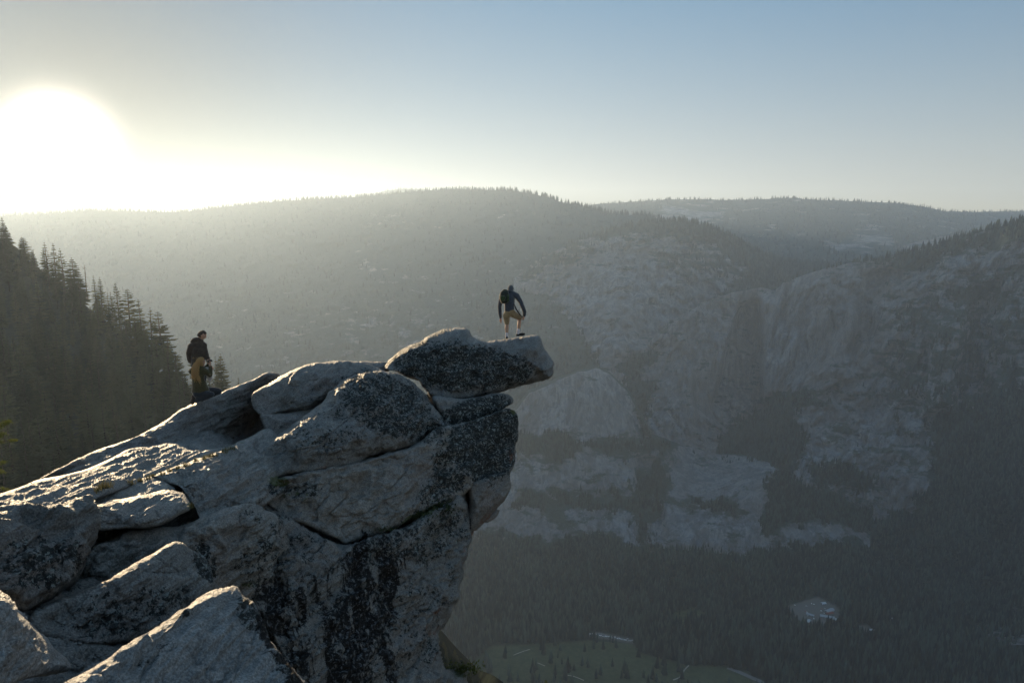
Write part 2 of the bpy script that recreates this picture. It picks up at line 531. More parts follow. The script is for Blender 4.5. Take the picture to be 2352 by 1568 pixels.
# domed wall in the middle (its crest wooded), running down into the gully
DW = [(1180, 640, 3500), (1230, 600, 3500), (1270, 578, 3500), (1330, 550, 3500), (1380, 537, 3500), (1440, 520, 3500), (1490, 512, 3450), (1530, 507, 3450), (1580, 509, 3400), (1620, 519, 3350),
      (1660, 535, 3350), (1700, 556, 3350), (1740, 577, 3400), (1780, 592, 3450), (1830, 603, 3500), (1900, 606, 3500), (2000, 606, 3600), (2100, 600, 3800)]
_, p, h = sheet('domed_wall', DW, [(1180, 1330), (1480, 1330), (1700, 1100), (1800, 800), (2100, 720)],
      [(1350, 650, 3250), (1500, 620, 3200), (1650, 620, 3250), (1800, 640, 3350), (1950, 640, 3400), (1700, 680, 3150), (1350, 780, 2950), (1450, 830, 2800), (1520, 780, 2950),
       (1600, 750, 3050), (1250, 820, 3050), (1600, 900, 2850), (1700, 1000, 2750), (1300, 1000, 2700), (1300, 1330, 2300), (1700, 800, 2950), (2100, 720, 3200)],
      3, 260, WALL, 0.38,
      [(1.0, zn((380, 250), (580, 185), (720, 170), (850, 185), (1000, 225), (1150, 300), (1300, 360), (1500, 380), (1700, 370), (1440, 440), (1300, 470), (1180, 490), (1080, 505), (960, 595), (850, 670), (720, 725), (740, 690), (900, 600), (1030, 500), (1090, 460), (1100, 400), (1040, 330), (950, 275), (850, 240), (700, 222), (560, 250))),
       (0.95, zn((565, 840), (590, 780), (680, 765), (730, 725), (860, 700), (860, 725), (780, 765), (700, 790), (640, 835))),
       (0.92, zn((600, 870), (680, 950), (760, 1010), (860, 1060), (960, 1090), (880, 1140), (760, 1150), (680, 1120), (640, 1000))),
       (0.60, zn((620, 330), (900, 290), (1080, 380), (1080, 450), (900, 440), (700, 380))),
       (0.85, zn((60, 500), (270, 560), (310, 650), (380, 740), (440, 820), (330, 840), (250, 900), (80, 900))),  # shade at the left of the wall, painted in as dark vegetation
       (0.30, zn((420, 330), (640, 260), (760, 420), (720, 700), (560, 780), (440, 700), (330, 560), (300, 430))),
       (0.62, zn((0, 250), (380, 240), (420, 330), (300, 400), (0, 430)))],
      95, 120, roll=(250, 0.4), trees=9000, tree_h=27, seed=4, stretch=0.3,
      bumps=[(zn((640, 560), (900, 430), (1000, 520), (760, 720), (640, 700)), 60, 14), (zn((380, 560), (520, 520), (560, 800), (480, 800)), -40, 12)])
forest_P.append(p); forest_H.append(h)
crest_trees(DW, 420, 34, 14, 1330, 1800)
crest_trees(DW, 150, 30, 15, 1800, 2060)

# wooded spur between the gully and the right wall
SR = [(1880, 606, 4200), (1960, 590, 4200), (2050, 568, 4200), (2120, 552, 4200), (2200, 536, 4200), (2270, 522, 4300), (2352, 512, 4400), (2700, 480, 4600)]
_, p, h = sheet('sunlit_spur', SR, [(1880, 700), (2700, 700)], [(1900, 640, 3900), (2200, 600, 3900), (2600, 600, 4000)], 5, 40, WALL, 0.45, [], 40, 150, roll=(300, 0.25), trees=1200, tree_h=26, seed=5)
forest_P.append(p); forest_H.append(h)
crest_trees(SR, 260, 28, 16)

# right wall with the waterfall alcove, streaked cliffs and the wooded ramp
RW = [(1440, 840, 2900), (1500, 775, 2900), (1560, 730, 2850), (1620, 695, 2850), (1680, 672, 2850), (1750, 660, 2800), (1780, 667, 2800), (1800, 648, 2700), (1850, 630, 2650), (1900, 615, 2600), (1960, 603, 2600), (2010, 596, 2550),
      (2060, 586, 2500), (2110, 575, 2450), (2150, 562, 2400), (2200, 548, 2350), (2250, 533, 2300), (2300, 520, 2250), (2352, 509, 2200), (2450, 490, 2100), (2700, 470, 2000)]
_, p, h = sheet('right_wall', RW, [(1440, 1330), (1700, 1330), (1900, 1480), (2700, 1480)],
      [(1560, 850, 2750), (1650, 800, 2750), (1700, 900, 2780), (1740, 780, 2820), (1740, 950, 2800), (1800, 780, 2620), (1780, 900, 2640), (1850, 700, 2560), (1900, 800, 2500), (1840, 900, 2500), (1950, 700, 2480),
       (2000, 850, 2380), (2100, 750, 2300), (2150, 650, 2320), (2200, 900, 2150), (2300, 750, 2100), (2340, 950, 2000), (1700, 1000, 2680), (1800, 980, 2420), (1900, 1000, 2320), (2000, 1050, 2200),
       (1600, 1050, 2550), (1750, 1100, 2330), (1900, 1150, 2200), (2100, 1150, 2080), (2300, 1150, 1950), (1550, 1250, 2300), (1750, 1270, 2200), (2000, 1270, 2080), (2300, 1300, 1880), (2700, 1200, 1700), (2600, 800, 1900), (2600, 1330, 1650), (2300, 1460, 1640), (2700, 1470, 1500), (1900, 1450, 1790), (1450, 1000, 2620)],
      3, 330, WALL, 0.36,
      [(0.55, zn((1750, 560), (2348, 350), (3000, 300), (3000, 1100), (2348, 1000), (1900, 1150), (1700, 1000))),
       (0.92, zn((1700, 350), (1900, 300), (2348, 185), (3000, 100), (3000, 250), (2348, 250), (2100, 310), (1850, 360), (1600, 400))),
       (0.18, zn((1170, 520), (1280, 470), (1500, 420), (1700, 420), (1660, 620), (1520, 800), (1370, 930), (1180, 990), (1160, 800))),
       (0.30, zn((880, 640), (1060, 560), (1170, 540), (1160, 900), (1000, 980), (800, 860))),
       (0.95, zn((1080, 1060), (1230, 970), (1370, 945), (1430, 990), (1340, 1015), (1250, 1080), (1120, 1115))),
       (1.0, zn((960, 1170), (1040, 1110), (1280, 1060), (1380, 1150), (1330, 1250), (1290, 1310), (1000, 1270))),
       (0.25, zn((680, 1240), (900, 1130), (1010, 1110), (960, 1180), (860, 1250), (760, 1300))),
       (0.95, zn((1400, 1270), (1600, 1290), (1700, 1350), (1600, 1400), (1420, 1370))),
       (0.90, zn((1950, 1080), (2348, 960), (3000, 900), (3000, 2100), (1350, 1900), (1350, 1560), (1850, 1480), (1900, 1300))),
       (0.42, zn((1430, 1100), (1900, 1050), (1950, 1250), (1850, 1450), (1500, 1480), (1400, 1380), (1700, 1360), (1600, 1260)))],
      95, 120, roll=(200, 0.35), trees=22000, tree_h=24, seed=6, stretch=0.22,
      bumps=[(zn((1080, 560), (1165, 540), (1180, 800), (1170, 1020), (1080, 1060), (960, 1000), (1010, 800)), 120, 9), (zn((1170, 520), (1250, 480), (1270, 700), (1230, 960), (1180, 980)), -70, 12),
             (zn((1640, 420), (1760, 400), (1660, 700), (1560, 800), (1600, 600)), 60, 12), (zn((1500, 700), (1560, 560), (1600, 600), (1560, 900), (1450, 930)), -45, 10),
             (zn((1960, 650), (2100, 600), (2000, 1000), (1900, 1050)), -70, 14), (zn((2100, 500), (2230, 460), (2160, 900), (2060, 980)), 80, 16)])
forest_P.append(p); forest_H.append(h)
crest_trees(RW, 300, 30, 17, 1960, 2600)
crest_trees(RW, 40, 22, 18, 1800, 1980)

# rounded lower wall and the stepped cliffs below, down to the trees of the valley
LW = [(700, 1010, 2500), (1000, 990, 2480), (1180, 950, 2450), (1215, 905, 2450), (1270, 880, 2450), (1330, 856, 2450), (1370, 845, 2450), (1400, 860, 2450), (1440, 900, 2450), (1465, 945, 2450), (1485, 985, 2450), (1500, 1010, 2500),
      (1580, 1030, 2620), (1640, 1040, 2600), (1700, 1050, 2520), (1800, 1060, 2420), (1900, 1090, 2320), (2000, 1150, 2240)]
_, p, h = sheet('stepped_cliffs', LW, [(700, 1420), (2000, 1420)],
      [(1200, 1010, 2400), (1350, 1000, 2370), (1450, 1010, 2390), (1300, 1030, 2330), (1300, 1060, 2290), (1300, 1160, 2250), (1300, 1185, 2190), (1250, 1260, 2150), (1500, 1050, 2380), (1500, 1180, 2240), (1600, 1200, 2180), (1600, 1280, 2140), (1750, 1120, 2180), (1750, 1180, 2160), (1750, 1210, 2110), (1750, 1280, 2090),
       (1900, 1200, 2080), (1300, 1400, 2010), (1700, 1400, 1990), (1950, 1400, 1950), (900, 1200, 2300), (900, 1400, 2050)],
      3, 240, WALL, 0.33,
      [(0.22, zn((60, 1000), (300, 840), (420, 830), (560, 940), (660, 1130), (420, 1160), (60, 1140))),
       (1.0, zn((560, 860), (640, 960), (720, 1080), (760, 1180), (680, 1190), (640, 1080), (580, 960))),
       (0.98, zn((40, 1140), (200, 1150), (420, 1168), (600, 1178), (720, 1200), (600, 1228), (400, 1218), (260, 1280), (40, 1215))),
       (0.40, zn((40, 1230), (250, 1290), (420, 1230), (640, 1240), (700, 1300), (600, 1420), (40, 1400))),
       (0.97, zn((100, 1415), (400, 1425), (600, 1428), (660, 1475), (420, 1485), (60, 1480))),
       (0.38, zn((-140, 1490), (100, 1480), (420, 1500), (600, 1500), (640, 1600), (300, 1620), (-140, 1600))),
       (0.75, zn((600, 1300), (720, 1260), (760, 1350), (720, 1500), (640, 1640), (600, 1500))),
       (0.30, zn((860, 1320), (960, 1285), (1100, 1310), (1195, 1340), (1185, 1460), (1080, 1480), (960, 1420))),
       (1.0, zn((840, 1440), (1000, 1438), (1090, 1478), (1060, 1512), (870, 1490))),
       (0.30, zn((700, 1520), (900, 1500), (1180, 1510), (1170, 1640), (900, 1690), (760, 1680))),
       (0.95, zn((1190, 1330), (1300, 1290), (1500, 1420), (1700, 1480), (1700, 1560), (1190, 1560))),
       (0.4, zn((1250, 1540), (1500, 1530), (1650, 1600), (1600, 1680), (1250, 1660))),
       (1.0, [(1000, 1275), (1130, 1232), (1180, 1236), (1260, 1262), (1340, 1230), (1420, 1240), (1470, 1270), (1530, 1290), (1620, 1296), (1720, 1280), (1760, 1262), (2000, 1262), (2000, 1420), (1000, 1420)])],
      26, 60, roll=(90, 0.15), crest=2.5, trees=16000, tree_h=22, seed=7, stretch=0.35,
      bumps=[(zn((560, 860), (640, 960), (740, 1100), (760, 1200), (660, 1180), (600, 1000)), 60, 10), (zn((600, 1240), (720, 1250), (740, 1600), (620, 1620)), 45, 12)])
forest_P.append(p); forest_H.append(h)

# ------------------------------------------------------------------ valley floor
ZV = -980.0
def floor_mat():
    m, nt, b = new_mat('valley_floor')
    N = NB(nt)
    o = N.obj()
    n1 = N.noise(o, 0.006, 5, 0.6)
    n2 = N.noise(o, 0.08, 5, 0.7)
    g = N.mix(N.ramp(n2, 0.3, 0.7), (0.052, 0.06, 0.03), (0.085, 0.088, 0.05))
    d = N.mix(N.ramp(n2, 0.3, 0.7), (0.03, 0.034, 0.022), (0.05, 0.05, 0.034))
    c = N.mix(N.attr('meadow'), d, g)
    c = N.mix(N.attr('dirt'), c, N.mix(n1, (0.11, 0.095, 0.085), (0.16, 0.14, 0.125)))
    nt.links.new(c, b.inputs['Base Color'])
    b.inputs['Roughness'].default_value = 1.0
    b.inputs['Specular IOR Level'].default_value = 0.0
    return m
def z4b(*p): return [(976.1 + 0.3174 * x, 1091.0 + 0.3174 * y) for x, y in p]      # second crop series
def z5b(*p): return [(1607.8 + 0.3164 * x, 1091.0 + 0.3164 * y) for x, y in p]
MEADOW = [z4b((480, 1230), (900, 1210), (1180, 1190), (1500, 1215), (1560, 1280), (1900, 1370), (2352, 1420), (2352, 1600), (300, 1600), (350, 1350)),
          z5b((0, 1370), (200, 1390), (450, 1480), (600, 1500), (500, 1600), (0, 1600)),
          z4b((1790, 990), (1920, 970), (1900, 1020), (1930, 1080), (1800, 1100)), z4b((1900, 940), (2040, 1000), (2000, 1050), (1920, 990))]
DIRT = [z5b((620, 950), (860, 880), (1010, 960), (1010, 1060), (880, 1100), (740, 1100), (640, 1010)),
        z5b((1115, 1085), (1210, 1085), (1265, 1130), (1250, 1170), (1170, 1170)),
        z5b((1070, 1415), (1140, 1440), (1140, 1460), (1090, 1445)),
        z4b((1170, 1150), (1220, 1130), (1330, 1145), (1515, 1185), (1510, 1220), (1330, 1190), (1180, 1170))]
xs = np.concatenate([np.linspace(-4100, -900, 20), np.linspace(-800, 2600, 430), np.linspace(2700, 7600, 24)])
ys = np.concatenate([np.linspace(-1500, 1000, 20), np.linspace(1020, 2500, 300), np.linspace(2600, 8300, 30)])
X, Y = np.meshgrid(xs, ys)
G = np.stack([X, Y, np.full(X.shape, ZV)], -1)
G[..., 2] += 3.0 * fbm(G / 300.0, 3)
gu, gv, gt = unproject(G)
ok = (gt > 900)
gu = np.where(ok, gu, -9999); gv = np.where(ok, gv, -9999)
mead = np.zeros(X.shape); dirt = np.zeros(X.shape)
for pl in MEADOW:
    d, _ = poly_dist(gu, gv, np.array(pl)); mead = np.maximum(mead, sstep(-2, 3, d).reshape(X.shape))
for pl in DIRT:
    d, _ = poly_dist(gu, gv, np.array(pl)); dirt = np.maximum(dirt, sstep(-1, 2, d).reshape(X.shape))
me = np_mesh('ground', G.reshape(-1, 3), grid_faces(len(ys), len(xs)), floor_mat(), True, {'meadow': mead.ravel(), 'dirt': dirt.ravel()})
tag(link('ground', me), kind='structure')

def on_floor(u, v, lift=0.0):
    d = dirs(u, v)
    return d * ((ZV + lift) / d[..., 2])[..., None]

# forest on the valley floor
r_ = np.random.default_rng(21)
nfl = 30000
fu = r_.uniform(950, 2500, nfl); fv = 1225 + 480 * r_.uniform(0, 1, nfl) ** 1.15
fp = on_floor(fu, fv)
keep = np.ones(nfl, bool)
for pl in MEADOW:
    d, _ = poly_dist(fu, fv, np.array(pl)); keep &= ~((d > 0) & (r_.random(nfl) > 0.035))
for pl in DIRT:
    d, _ = poly_dist(fu, fv, np.array(pl)); keep &= d < -2.0
den = fbm(fp / 90.0, 3)
keep &= den > -0.55
fp = fp[keep]
forest_P.append(fp); forest_H.append(27 * r_.uniform(0.5, 1.2, len(fp)) * (0.8 + 0.6 * sstep(1250, 1600, fv[keep])) )

Pn = np.concatenate(forest_P); Hn = np.concatenate(forest_H)
Vt, Ft = cones(Pn, Hn, 5, 2, 0.17, 5)
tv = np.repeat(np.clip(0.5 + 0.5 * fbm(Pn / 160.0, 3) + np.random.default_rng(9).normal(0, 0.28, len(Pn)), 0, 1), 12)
tv = tv * np.tile(np.array([.55] * 5 + [1.0] + [.8] * 5 + [1.25]), len(Pn))  # crown tips painted lighter than skirts, as if lit from above
tag(link('forest', np_mesh('forest', Vt, Ft, M_FOREST, False, {'tone': tv})), 'dark conifer forest covering the far ridges, ledges and the valley floor', 'forest', kind='stuff')
print('forest trees', len(Pn))

# roads
def ribbon(name, pts, width, mat, lift=1.2):
    c = catmull(pts, 6, False)
    p = on_floor(c[:, 0], c[:, 1], lift)
    p[:, 2] = ZV + lift + 3.0 * fbm(np.stack([p[:, 0], p[:, 1], np.full(len(p), ZV)], -1) / 300.0, 3)
    tan = np.gradient(p, axis=0); tan[:, 2] = 0; tan /= np.linalg.norm(tan, axis=1)[:, None]
    nrm = np.stack([-tan[:, 1], tan[:, 0], tan[:, 2] * 0], -1)
    P_ = np.stack([p - nrm * width / 2, p + nrm * width / 2], 1).reshape(-1, 3)
    tag(link(name, np_mesh(name, P_, grid_faces(len(p), 2), mat, True)), kind='structure')
M_ROAD = simple_mat('pale_asphalt', (0.17, 0.16, 0.155), var=0.2, scale=0.05)
M_PATH = simple_mat('gravel_path', (0.30, 0.28, 0.25), var=0.2, scale=0.05)
ribbon('road', z5b((200, 1395), (290, 1430), (380, 1470), (450, 1500), (560, 1560), (700, 1650)), 12, M_ROAD)
ribbon('path', z4b((1795, 1480), (1850, 1455), (1875, 1410), (1910, 1372)), 3.2, M_PATH)
ribbon('path', z4b((640, 1300), (700, 1275), (760, 1255)), 2.2, M_PATH)
ribbon('path', z4b((800, 1350), (840, 1365), (870, 1378)), 2.2, M_PATH)
ribbon('path', z4b((1000, 1440), (1080, 1455), (1150, 1483)), 2.4, M_PATH)
ribbon('road', z4b((1170, 1152), (1260, 1146), (1340, 1168), (1430, 1186), (1515, 1198)), 9, M_ROAD)
# ------------------------------------------------------------------ foreground granite
def z1(*p): return [(0.2688 * x, 746.5 + 0.2688 * y) for x, y in p]
def z2(*p): return [(516.8 + 0.3418 * x, 746.5 + 0.3418 * y) for x, y in p]
def z3(*p): return [(0.293 * x, 1119.7 + 0.293 * y) for x, y in p]
def z4(*p): return [(574.2 + 0.293 * x, 1119.7 + 0.293 * y) for x, y in p]

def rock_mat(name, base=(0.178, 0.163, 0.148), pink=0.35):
    m, nt, b = new_mat(name)
    N = NB(nt)
    o = N.obj()
    n_big = N.noise(o, 0.7, 5, 0.6)
    n_mid = N.noise(o, 3.5, 6, 0.62)
    n_fine = N.noise(o, 22.0, 5, 0.7)
    grain = N.noise(o, 42.0, 4, 0.75)
    streak = N.noise(N.mapping(o, (9.0, 0.9, 9.0), (0.1, 0.0, 0.15)), 1.0, 6, 0.65, 0.6)
    c = N.mix(N.ramp(n_mid, 0.32, 0.68), tuple(x * 0.72 for x in base), tuple(x * 1.22 for x in base))
    c = N.mix(N.ramp(streak, 0.40, 0.56, 0.65, 0.0), c, tuple(x * 0.5 for x in base))
    c = N.mix(N.ramp(n_big, 0.42, 0.66, 0.0, pink), c, (0.22, 0.155, 0.13))
    c = N.mix(N.ramp(N.noise(o, 1.7, 4, 0.6), 0.55, 0.7, 0.0, 0.4), c, (0.12, 0.135, 0.145))
    c = N.mix(N.ramp(grain, 0.40, 0.62), N.mix(0.5, c, (0.045, 0.044, 0.043)), N.mix(0.2, c, (0.6, 0.57, 0.53)))
    # scattered dark crusts everywhere
    spots = N.math('MULTIPLY', N.ramp(N.noise(o, 9.0, 5, 0.65), 0.58, 0.64), N.ramp(n_big, 0.40, 0.6))
    c = N.mix(N.math('MULTIPLY', spots, 0.75), c, (0.045, 0.044, 0.042))
    # black rock lichen where painted
    li = N.attr('lichen')
    ln = N.math('ADD', N.math('MULTIPLY', N.noise(o, 3.0, 6, 0.7), 0.45), N.math('MULTIPLY', N.noise(o, 14.0, 6, 0.75), 0.55))
    lm = N.ramp(N.math('ADD', li, N.math('MULTIPLY', N.math('SUBTRACT', ln, 0.5), 2.8)), 0.44, 0.56)
    lc = N.mix(N.ramp(n_fine, 0.35, 0.7), (0.012, 0.013, 0.014), (0.045, 0.048, 0.046))
    pale = N.math('MULTIPLY', N.ramp(N.noise(o, 16.0, 5, 0.65, 0.8), 0.53, 0.60), N.ramp(n_mid, 0.36, 0.52))
    lc = N.mix(N.math('MULTIPLY', pale, 0.85), lc, (0.27, 0.29, 0.28))
    c = N.mix(N.math('MULTIPLY', lm, 0.96), c, lc)
    # dark water streaks down the cliff
    ws = N.attr('wet')
    wn_ = N.noise(N.mapping(o, (4.2, 4.2, 0.5)), 1.0, 8, 0.68, 0.6)
    wm = N.ramp(N.math('ADD', ws, N.math('MULTIPLY', N.math('SUBTRACT', wn_, 0.5), 2.6)), 0.45, 0.62)
    c = N.mix(N.math('MULTIPLY', wm, 0.93), c, N.mix(N.math('MULTIPLY', pale, 0.7), (0.010, 0.009, 0.009), (0.19, 0.19, 0.2)))
    # iron stains and moss
    ru = N.ramp(N.math('ADD', N.attr('rust'), N.math('MULTIPLY', N.math('SUBTRACT', N.noise(o, 3.0, 6, 0.65, 0.5), 0.5), 1.6)), 0.48, 0.66)
    c = N.mix(N.math('MULTIPLY', ru, 0.7), c, (0.15, 0.062, 0.035))
    mo = N.ramp(N.math('ADD', N.attr('moss'), N.math('MULTIPLY', N.math('SUBTRACT', N.noise(o, 8.0, 6, 0.65), 0.5), 1.6)), 0.5, 0.62)
    c = N.mix(N.math('MULTIPLY', mo, 0.85), c, N.mix(n_fine, (0.035, 0.045, 0.012), (0.09, 0.10, 0.03)))
    nt.links.new(c, b.inputs['Base Color'])
    nt.links.new(N.ramp(n_fine, 0.3, 0.7, 0.50, 0.72), b.inputs['Roughness'])
    nt.links.new(N.math('SUBTRACT', 0.55, N.math('MULTIPLY', N.math('MAXIMUM', lm, wm), 0.5)), b.inputs['Specular IOR Level'])
    h1 = N.math('ADD', N.math('MULTIPLY', streak, 0.8), n_mid)
    h2 = N.math('ADD', n_fine, N.math('MULTIPLY', grain, 0.35))
    nb = N.bump(streak, 0.10, 0.9)
    nb = N.bump(n_mid, 0.10, 0.8, nb)
    nb = N.bump(h2, 0.034, 1.0, nb)
    nb = N.bump(N.math('MULTIPLY', lm, -1.0), 0.012, 0.5, nb)
    nt.links.new(nb, b.inputs['Normal'])
    return m
GRANITE = rock_mat('granite')
GRANITE_PALE = rock_mat('pale_granite', (0.26, 0.257, 0.258), 0.12)
GRANITE_WARM = rock_mat('warm_granite', (0.19, 0.16, 0.135), 0.6)
GRANITE_MID = rock_mat('grey_granite', (0.255, 0.226, 0.198), 0.45)  # paler: the cliff panel's own tone, sunlight painted into the slabs
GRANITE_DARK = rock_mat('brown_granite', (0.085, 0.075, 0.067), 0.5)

# painted extents, (u, v, ru, rv, angle deg, strength)
LICHEN = [(1050, 840, 175, 62, 6, 0.66), (1170, 845, 60, 40, 20, 0.62), (950, 845, 85, 34, 15, 0.50),
          (890, 930, 130, 75, 25, 0.62), (970, 980, 70, 45, 0, 0.52), (780, 975, 150, 58, -25, 0.40),
          (1090, 940, 90, 30, -15, 0.72),
          (1115, 1025, 85, 90, 0, 0.74), (1040, 1060, 55, 75, 10, 0.62), (1150, 960, 50, 40, 0, 0.8), (1000, 1140, 50, 40, 0, 0.55),
          (980, 1230, 120, 70, -15, 0.5), (880, 1265, 130, 40, -20, 0.5), (1030, 1340, 60, 90, 0, 0.36), (850, 1420, 200, 160, 0, 0.38), (640, 1240, 90, 70, 30, 0.42), (600, 1180, 60, 40, 10, 0.4), (560, 1250, 60, 60, 0, 0.35),
          (680, 1300, 110, 110, 0, 0.42), (600, 1290, 70, 80, 0, 0.45), (80, 1290, 150, 75, 0, 0.5), (300, 1400, 190, 60, -10, 0.42), (640, 920, 90, 30, -8, 0.25), (760, 930, 70, 30, -30, 0.2), (640, 1120, 30, 20, 0, 0.6), (700, 1125, 50, 22, 0, 0.5),  # includes blobs that simply darken the lower parts of two left boulders
          (470, 1290, 28, 50, -20, 0.65), (575, 1410, 30, 50, -30, 0.6), (660, 1520, 35, 50, -30, 0.55), (350, 1500, 70, 18, -30, 0.35),
          (150, 1220, 40, 45, 0, 0.32), (330, 1260, 60, 25, 0, 0.3), (430, 1180, 30, 20, 0, 0.35), (950, 1450, 90, 100, 0, 0.42), (290, 1400, 160, 50, -15, 0.3), (700, 880, 80, 30, -10, 0.18)]
WET = [(825, 1400, 46, 180, 0, 0.72), (885, 1340, 32, 130, 0, 0.66), (790, 1490, 56, 130, 0, 0.74), (645, 1440, 50, 130, -10, 0.66), (720, 1400, 50, 120, 0, 0.42), (870, 1520, 45, 90, 0, 0.5), (620, 1370, 40, 30, 0, 0.7), (700, 1540, 60, 60, 0, 0.6), (930, 1290, 50, 25, -10, 0.35), (1000, 1390, 18, 40, 0, 0.4)]
RUST = [(1115, 1190, 20, 8, -45, 0.7), (1090, 1222, 12, 8, -45, 0.7), (1172, 1040, 14, 30, 20, 0.5), (1010, 1400, 34, 7, -20, 0.5), (1000, 1440, 30, 30, 0, 0.5), (1006, 1480, 12, 50, 0, 0.35), (730, 1480, 20, 90, -5, 0.35), (900, 1090, 60, 12, 0, 0.3),
        (1065, 1270, 8, 50, 0, 0.45), (700, 1140, 40, 15, 0, 0.35), (760, 1075, 60, 12, -5, 0.4), (480, 1240, 40, 40, 0, 0.3), (980, 1370, 30, 60, 0, 0.3), (1150, 1140, 12, 30, 0, 0.3)]
MOSS = [(640, 1105, 28, 14, 10, 0.7), (680, 1140, 40, 14, 5, 0.5), (945, 1190, 30, 8, -28, 0.75), (985, 1172, 26, 8, -30, 0.75), (1180, 945, 8, 8, 0, 0.7), (436, 1160, 7, 9, 0, 0.8), (215, 1190, 8, 8, 0, 0.3), (540, 1020, 40, 5, -20, 0.4), (450, 1062, 60, 6, -20, 0.5), (560, 1345, 18, 8, 0, 0.5), (860, 1195, 20, 6, -20, 0.3), (1060, 1545, 20, 14, 0, 0.6)]

def paint(u, v, blobs):
    a = np.zeros(len(u))
    for (cu, cv, ru, rv, ang, st) in blobs:
        ca, sa = math.cos(math.radians(ang)), math.sin(math.radians(ang))
        du, dv = u - cu, v - cv
        x = (du * ca + dv * sa) / ru
        y = (-du * sa + dv * ca) / rv
        a = np.maximum(a, st * np.clip(1.45 - (x * x + y * y), 0, 1) ** 0.7)
    return a

def rock(name, outline, ctrl, tf, edge, tb, mat=None, step=2.3, lump=0.10, groove=0.05, fine=0.012, jag=2.0,
         label=None, cat='boulder', structure=False, seed=1, sharp=2.0, extra=None, group=None, cuts=8):
    poly = catmull(outline, 5)
    nrm_ = np.stack([poly[:, 0] * 0.05, poly[:, 1] * 0.05, np.full(len(poly), seed * 1.7)], -1)
    poly = poly + jag * np.stack([fbm(nrm_, 4, 0.6), fbm(nrm_ + 55.5, 4, 0.6)], -1)
    lo, hi = poly.min(0) - step, poly.max(0) + step
    uu = np.arange(lo[0], hi[0] + step, step); vv = np.arange(lo[1], hi[1] + step, step)
    U, Vv = np.meshgrid(uu, vv)
    d, Q = poly_dist(U, Vv, poly)
    nc = len(uu)
    q = grid_faces(len(vv), nc)
    ins = d > 0
    q = q[ins[q].any(1)]
    used = np.unique(q)
    remap = np.full(len(d), -1); remap[used] = np.arange(len(used))
    q = remap[q]
    d = d[used]; u = U.ravel()[used]; v = Vv.ravel()[used]; Q = Q[used]
    out = d <= 0
    u = np.where(out, Q[:, 0], u); v = np.where(out, Q[:, 1], v); d = np.where(out, 0, d)
    f = tps([c[:2] for c in ctrl], [math.log(c[2]) for c in ctrl], 1e-3)
    mid = np.exp(f(u, v))
    x = np.clip(d / edge, 0, 1)
    h = (1 - (1 - x) ** sharp) ** (1 / sharp)
    front = mid - tf * h
    if extra is not None: front = front + extra(u, v, d)
    back = mid + tb * h
    n = len(u)
    onb = out
    P = np.concatenate([at(u, v, front), at(u, v, back)])
    bi = np.arange(n) + n
    bi[onb] = np.arange(n)[onb]
    F1 = q
    F2 = bi[q][:, ::-1]
    faces = np.concatenate([F1[:, ::-1], F2[:, ::-1]])
    # plane fractures: bulges sheared off flat
    rr_ = np.random.default_rng(seed * 13 + 5)
    cen = P[:n].mean(0); view = cen / np.linalg.norm(cen)
    wq = np.clip(d / 10, 0, 1)
    for k_ in range(cuts):
        nn = -view + rr_.normal(0, 0.62, 3); nn /= np.linalg.norm(nn)
        dd = (P[:n] - cen) @ nn
        o_ = np.quantile(dd, rr_.uniform(0.74, 0.95))
        P[:n] -= nn * (np.clip(dd - o_, 0, 0.22 * tf + 0.03) * 0.9 * wq)[:, None]
    nr = vnormals(P, [faces])
    L = fbm(P * 0.75 + seed * 5.3, 4, 0.5)
    foli = P @ np.array([[1, 0.12, 0], [-0.12, 1, 0.05], [0, -0.05, 1]])
    G = fbm(foli * np.array([4.2, 0.30, 4.6]) + seed * 2.1, 5, 0.58, ridged=True)
    Fi = fbm(P * 9.0 + seed, 4, 0.6)
    # blocky flakes and cracks
    B = fbm(P * 2.1 + seed * 0.7, 5, 0.6, ridged=True)
    C = np.abs(perlin(P * np.array([1.3, 0.7, 2.2]) + 0.35 * fbm(P * 3.0, 3)[:, None] + seed * 3.3))
    crack = -np.exp(-(C / 0.035) ** 2)
    # exfoliation sheets: terraces with sharp little risers
    q_ = fbm(P * np.array([0.9, 0.45, 1.5]) + seed * 1.9, 4, 0.55) * 5.0
    fr_ = q_ - np.floor(q_)
    stair = (np.floor(q_) + sstep(0.80, 1.0, fr_)) / 5.0
    facet = fbm(P * 1.6 + seed * 8.1, 2) 
    facet = np.abs(facet) * -1.0
    big = lump * L * 1.0 + lump * 1.3 * stair + lump * 1.7 * facet
    small = groove * G + fine * Fi * 1.5 + lump * 0.28 * B + lump * 0.35 * crack
    w_ = np.ones(len(P)); w_[:n] = np.clip(d / 14, 0, 1); w_[n:] = w_[:n]
    P = P + nr * (big * (0.35 + 0.65 * w_) + small * (0.06 + 0.94 * w_))[:, None]
    pu, pv, _ = unproject(P[:n])
    A = {}
    for k, bl in (('lichen', LICHEN), ('wet', WET), ('rust', RUST), ('moss', MOSS)):
        a = paint(pu, pv, bl)
        A[k] = np.concatenate([a, np.full(n, 0.15 if k == 'lichen' else 0.0)])
    # drop the duplicated border vertices of the back sheet
    use = np.unique(faces)
    rm = np.full(2 * n, -1); rm[use] = np.arange(len(use))
    P = P[use]; faces = rm[faces]
    A = {k: a[use] for k, a in A.items()}
    tri = (faces[:, 0] == faces[:, 1]) | (faces[:, 1] == faces[:, 2]) | (faces[:, 2] == faces[:, 3]) | (faces[:, 3] == faces[:, 0])
    c = P.mean(0)
    me = np_mesh(name, P - c, faces, mat or GRANITE, True, A)
    o = link(name, me)
    o.location = c
    if structure: tag(o, kind='structure')
    else: tag(o, label, cat, group)
    return o

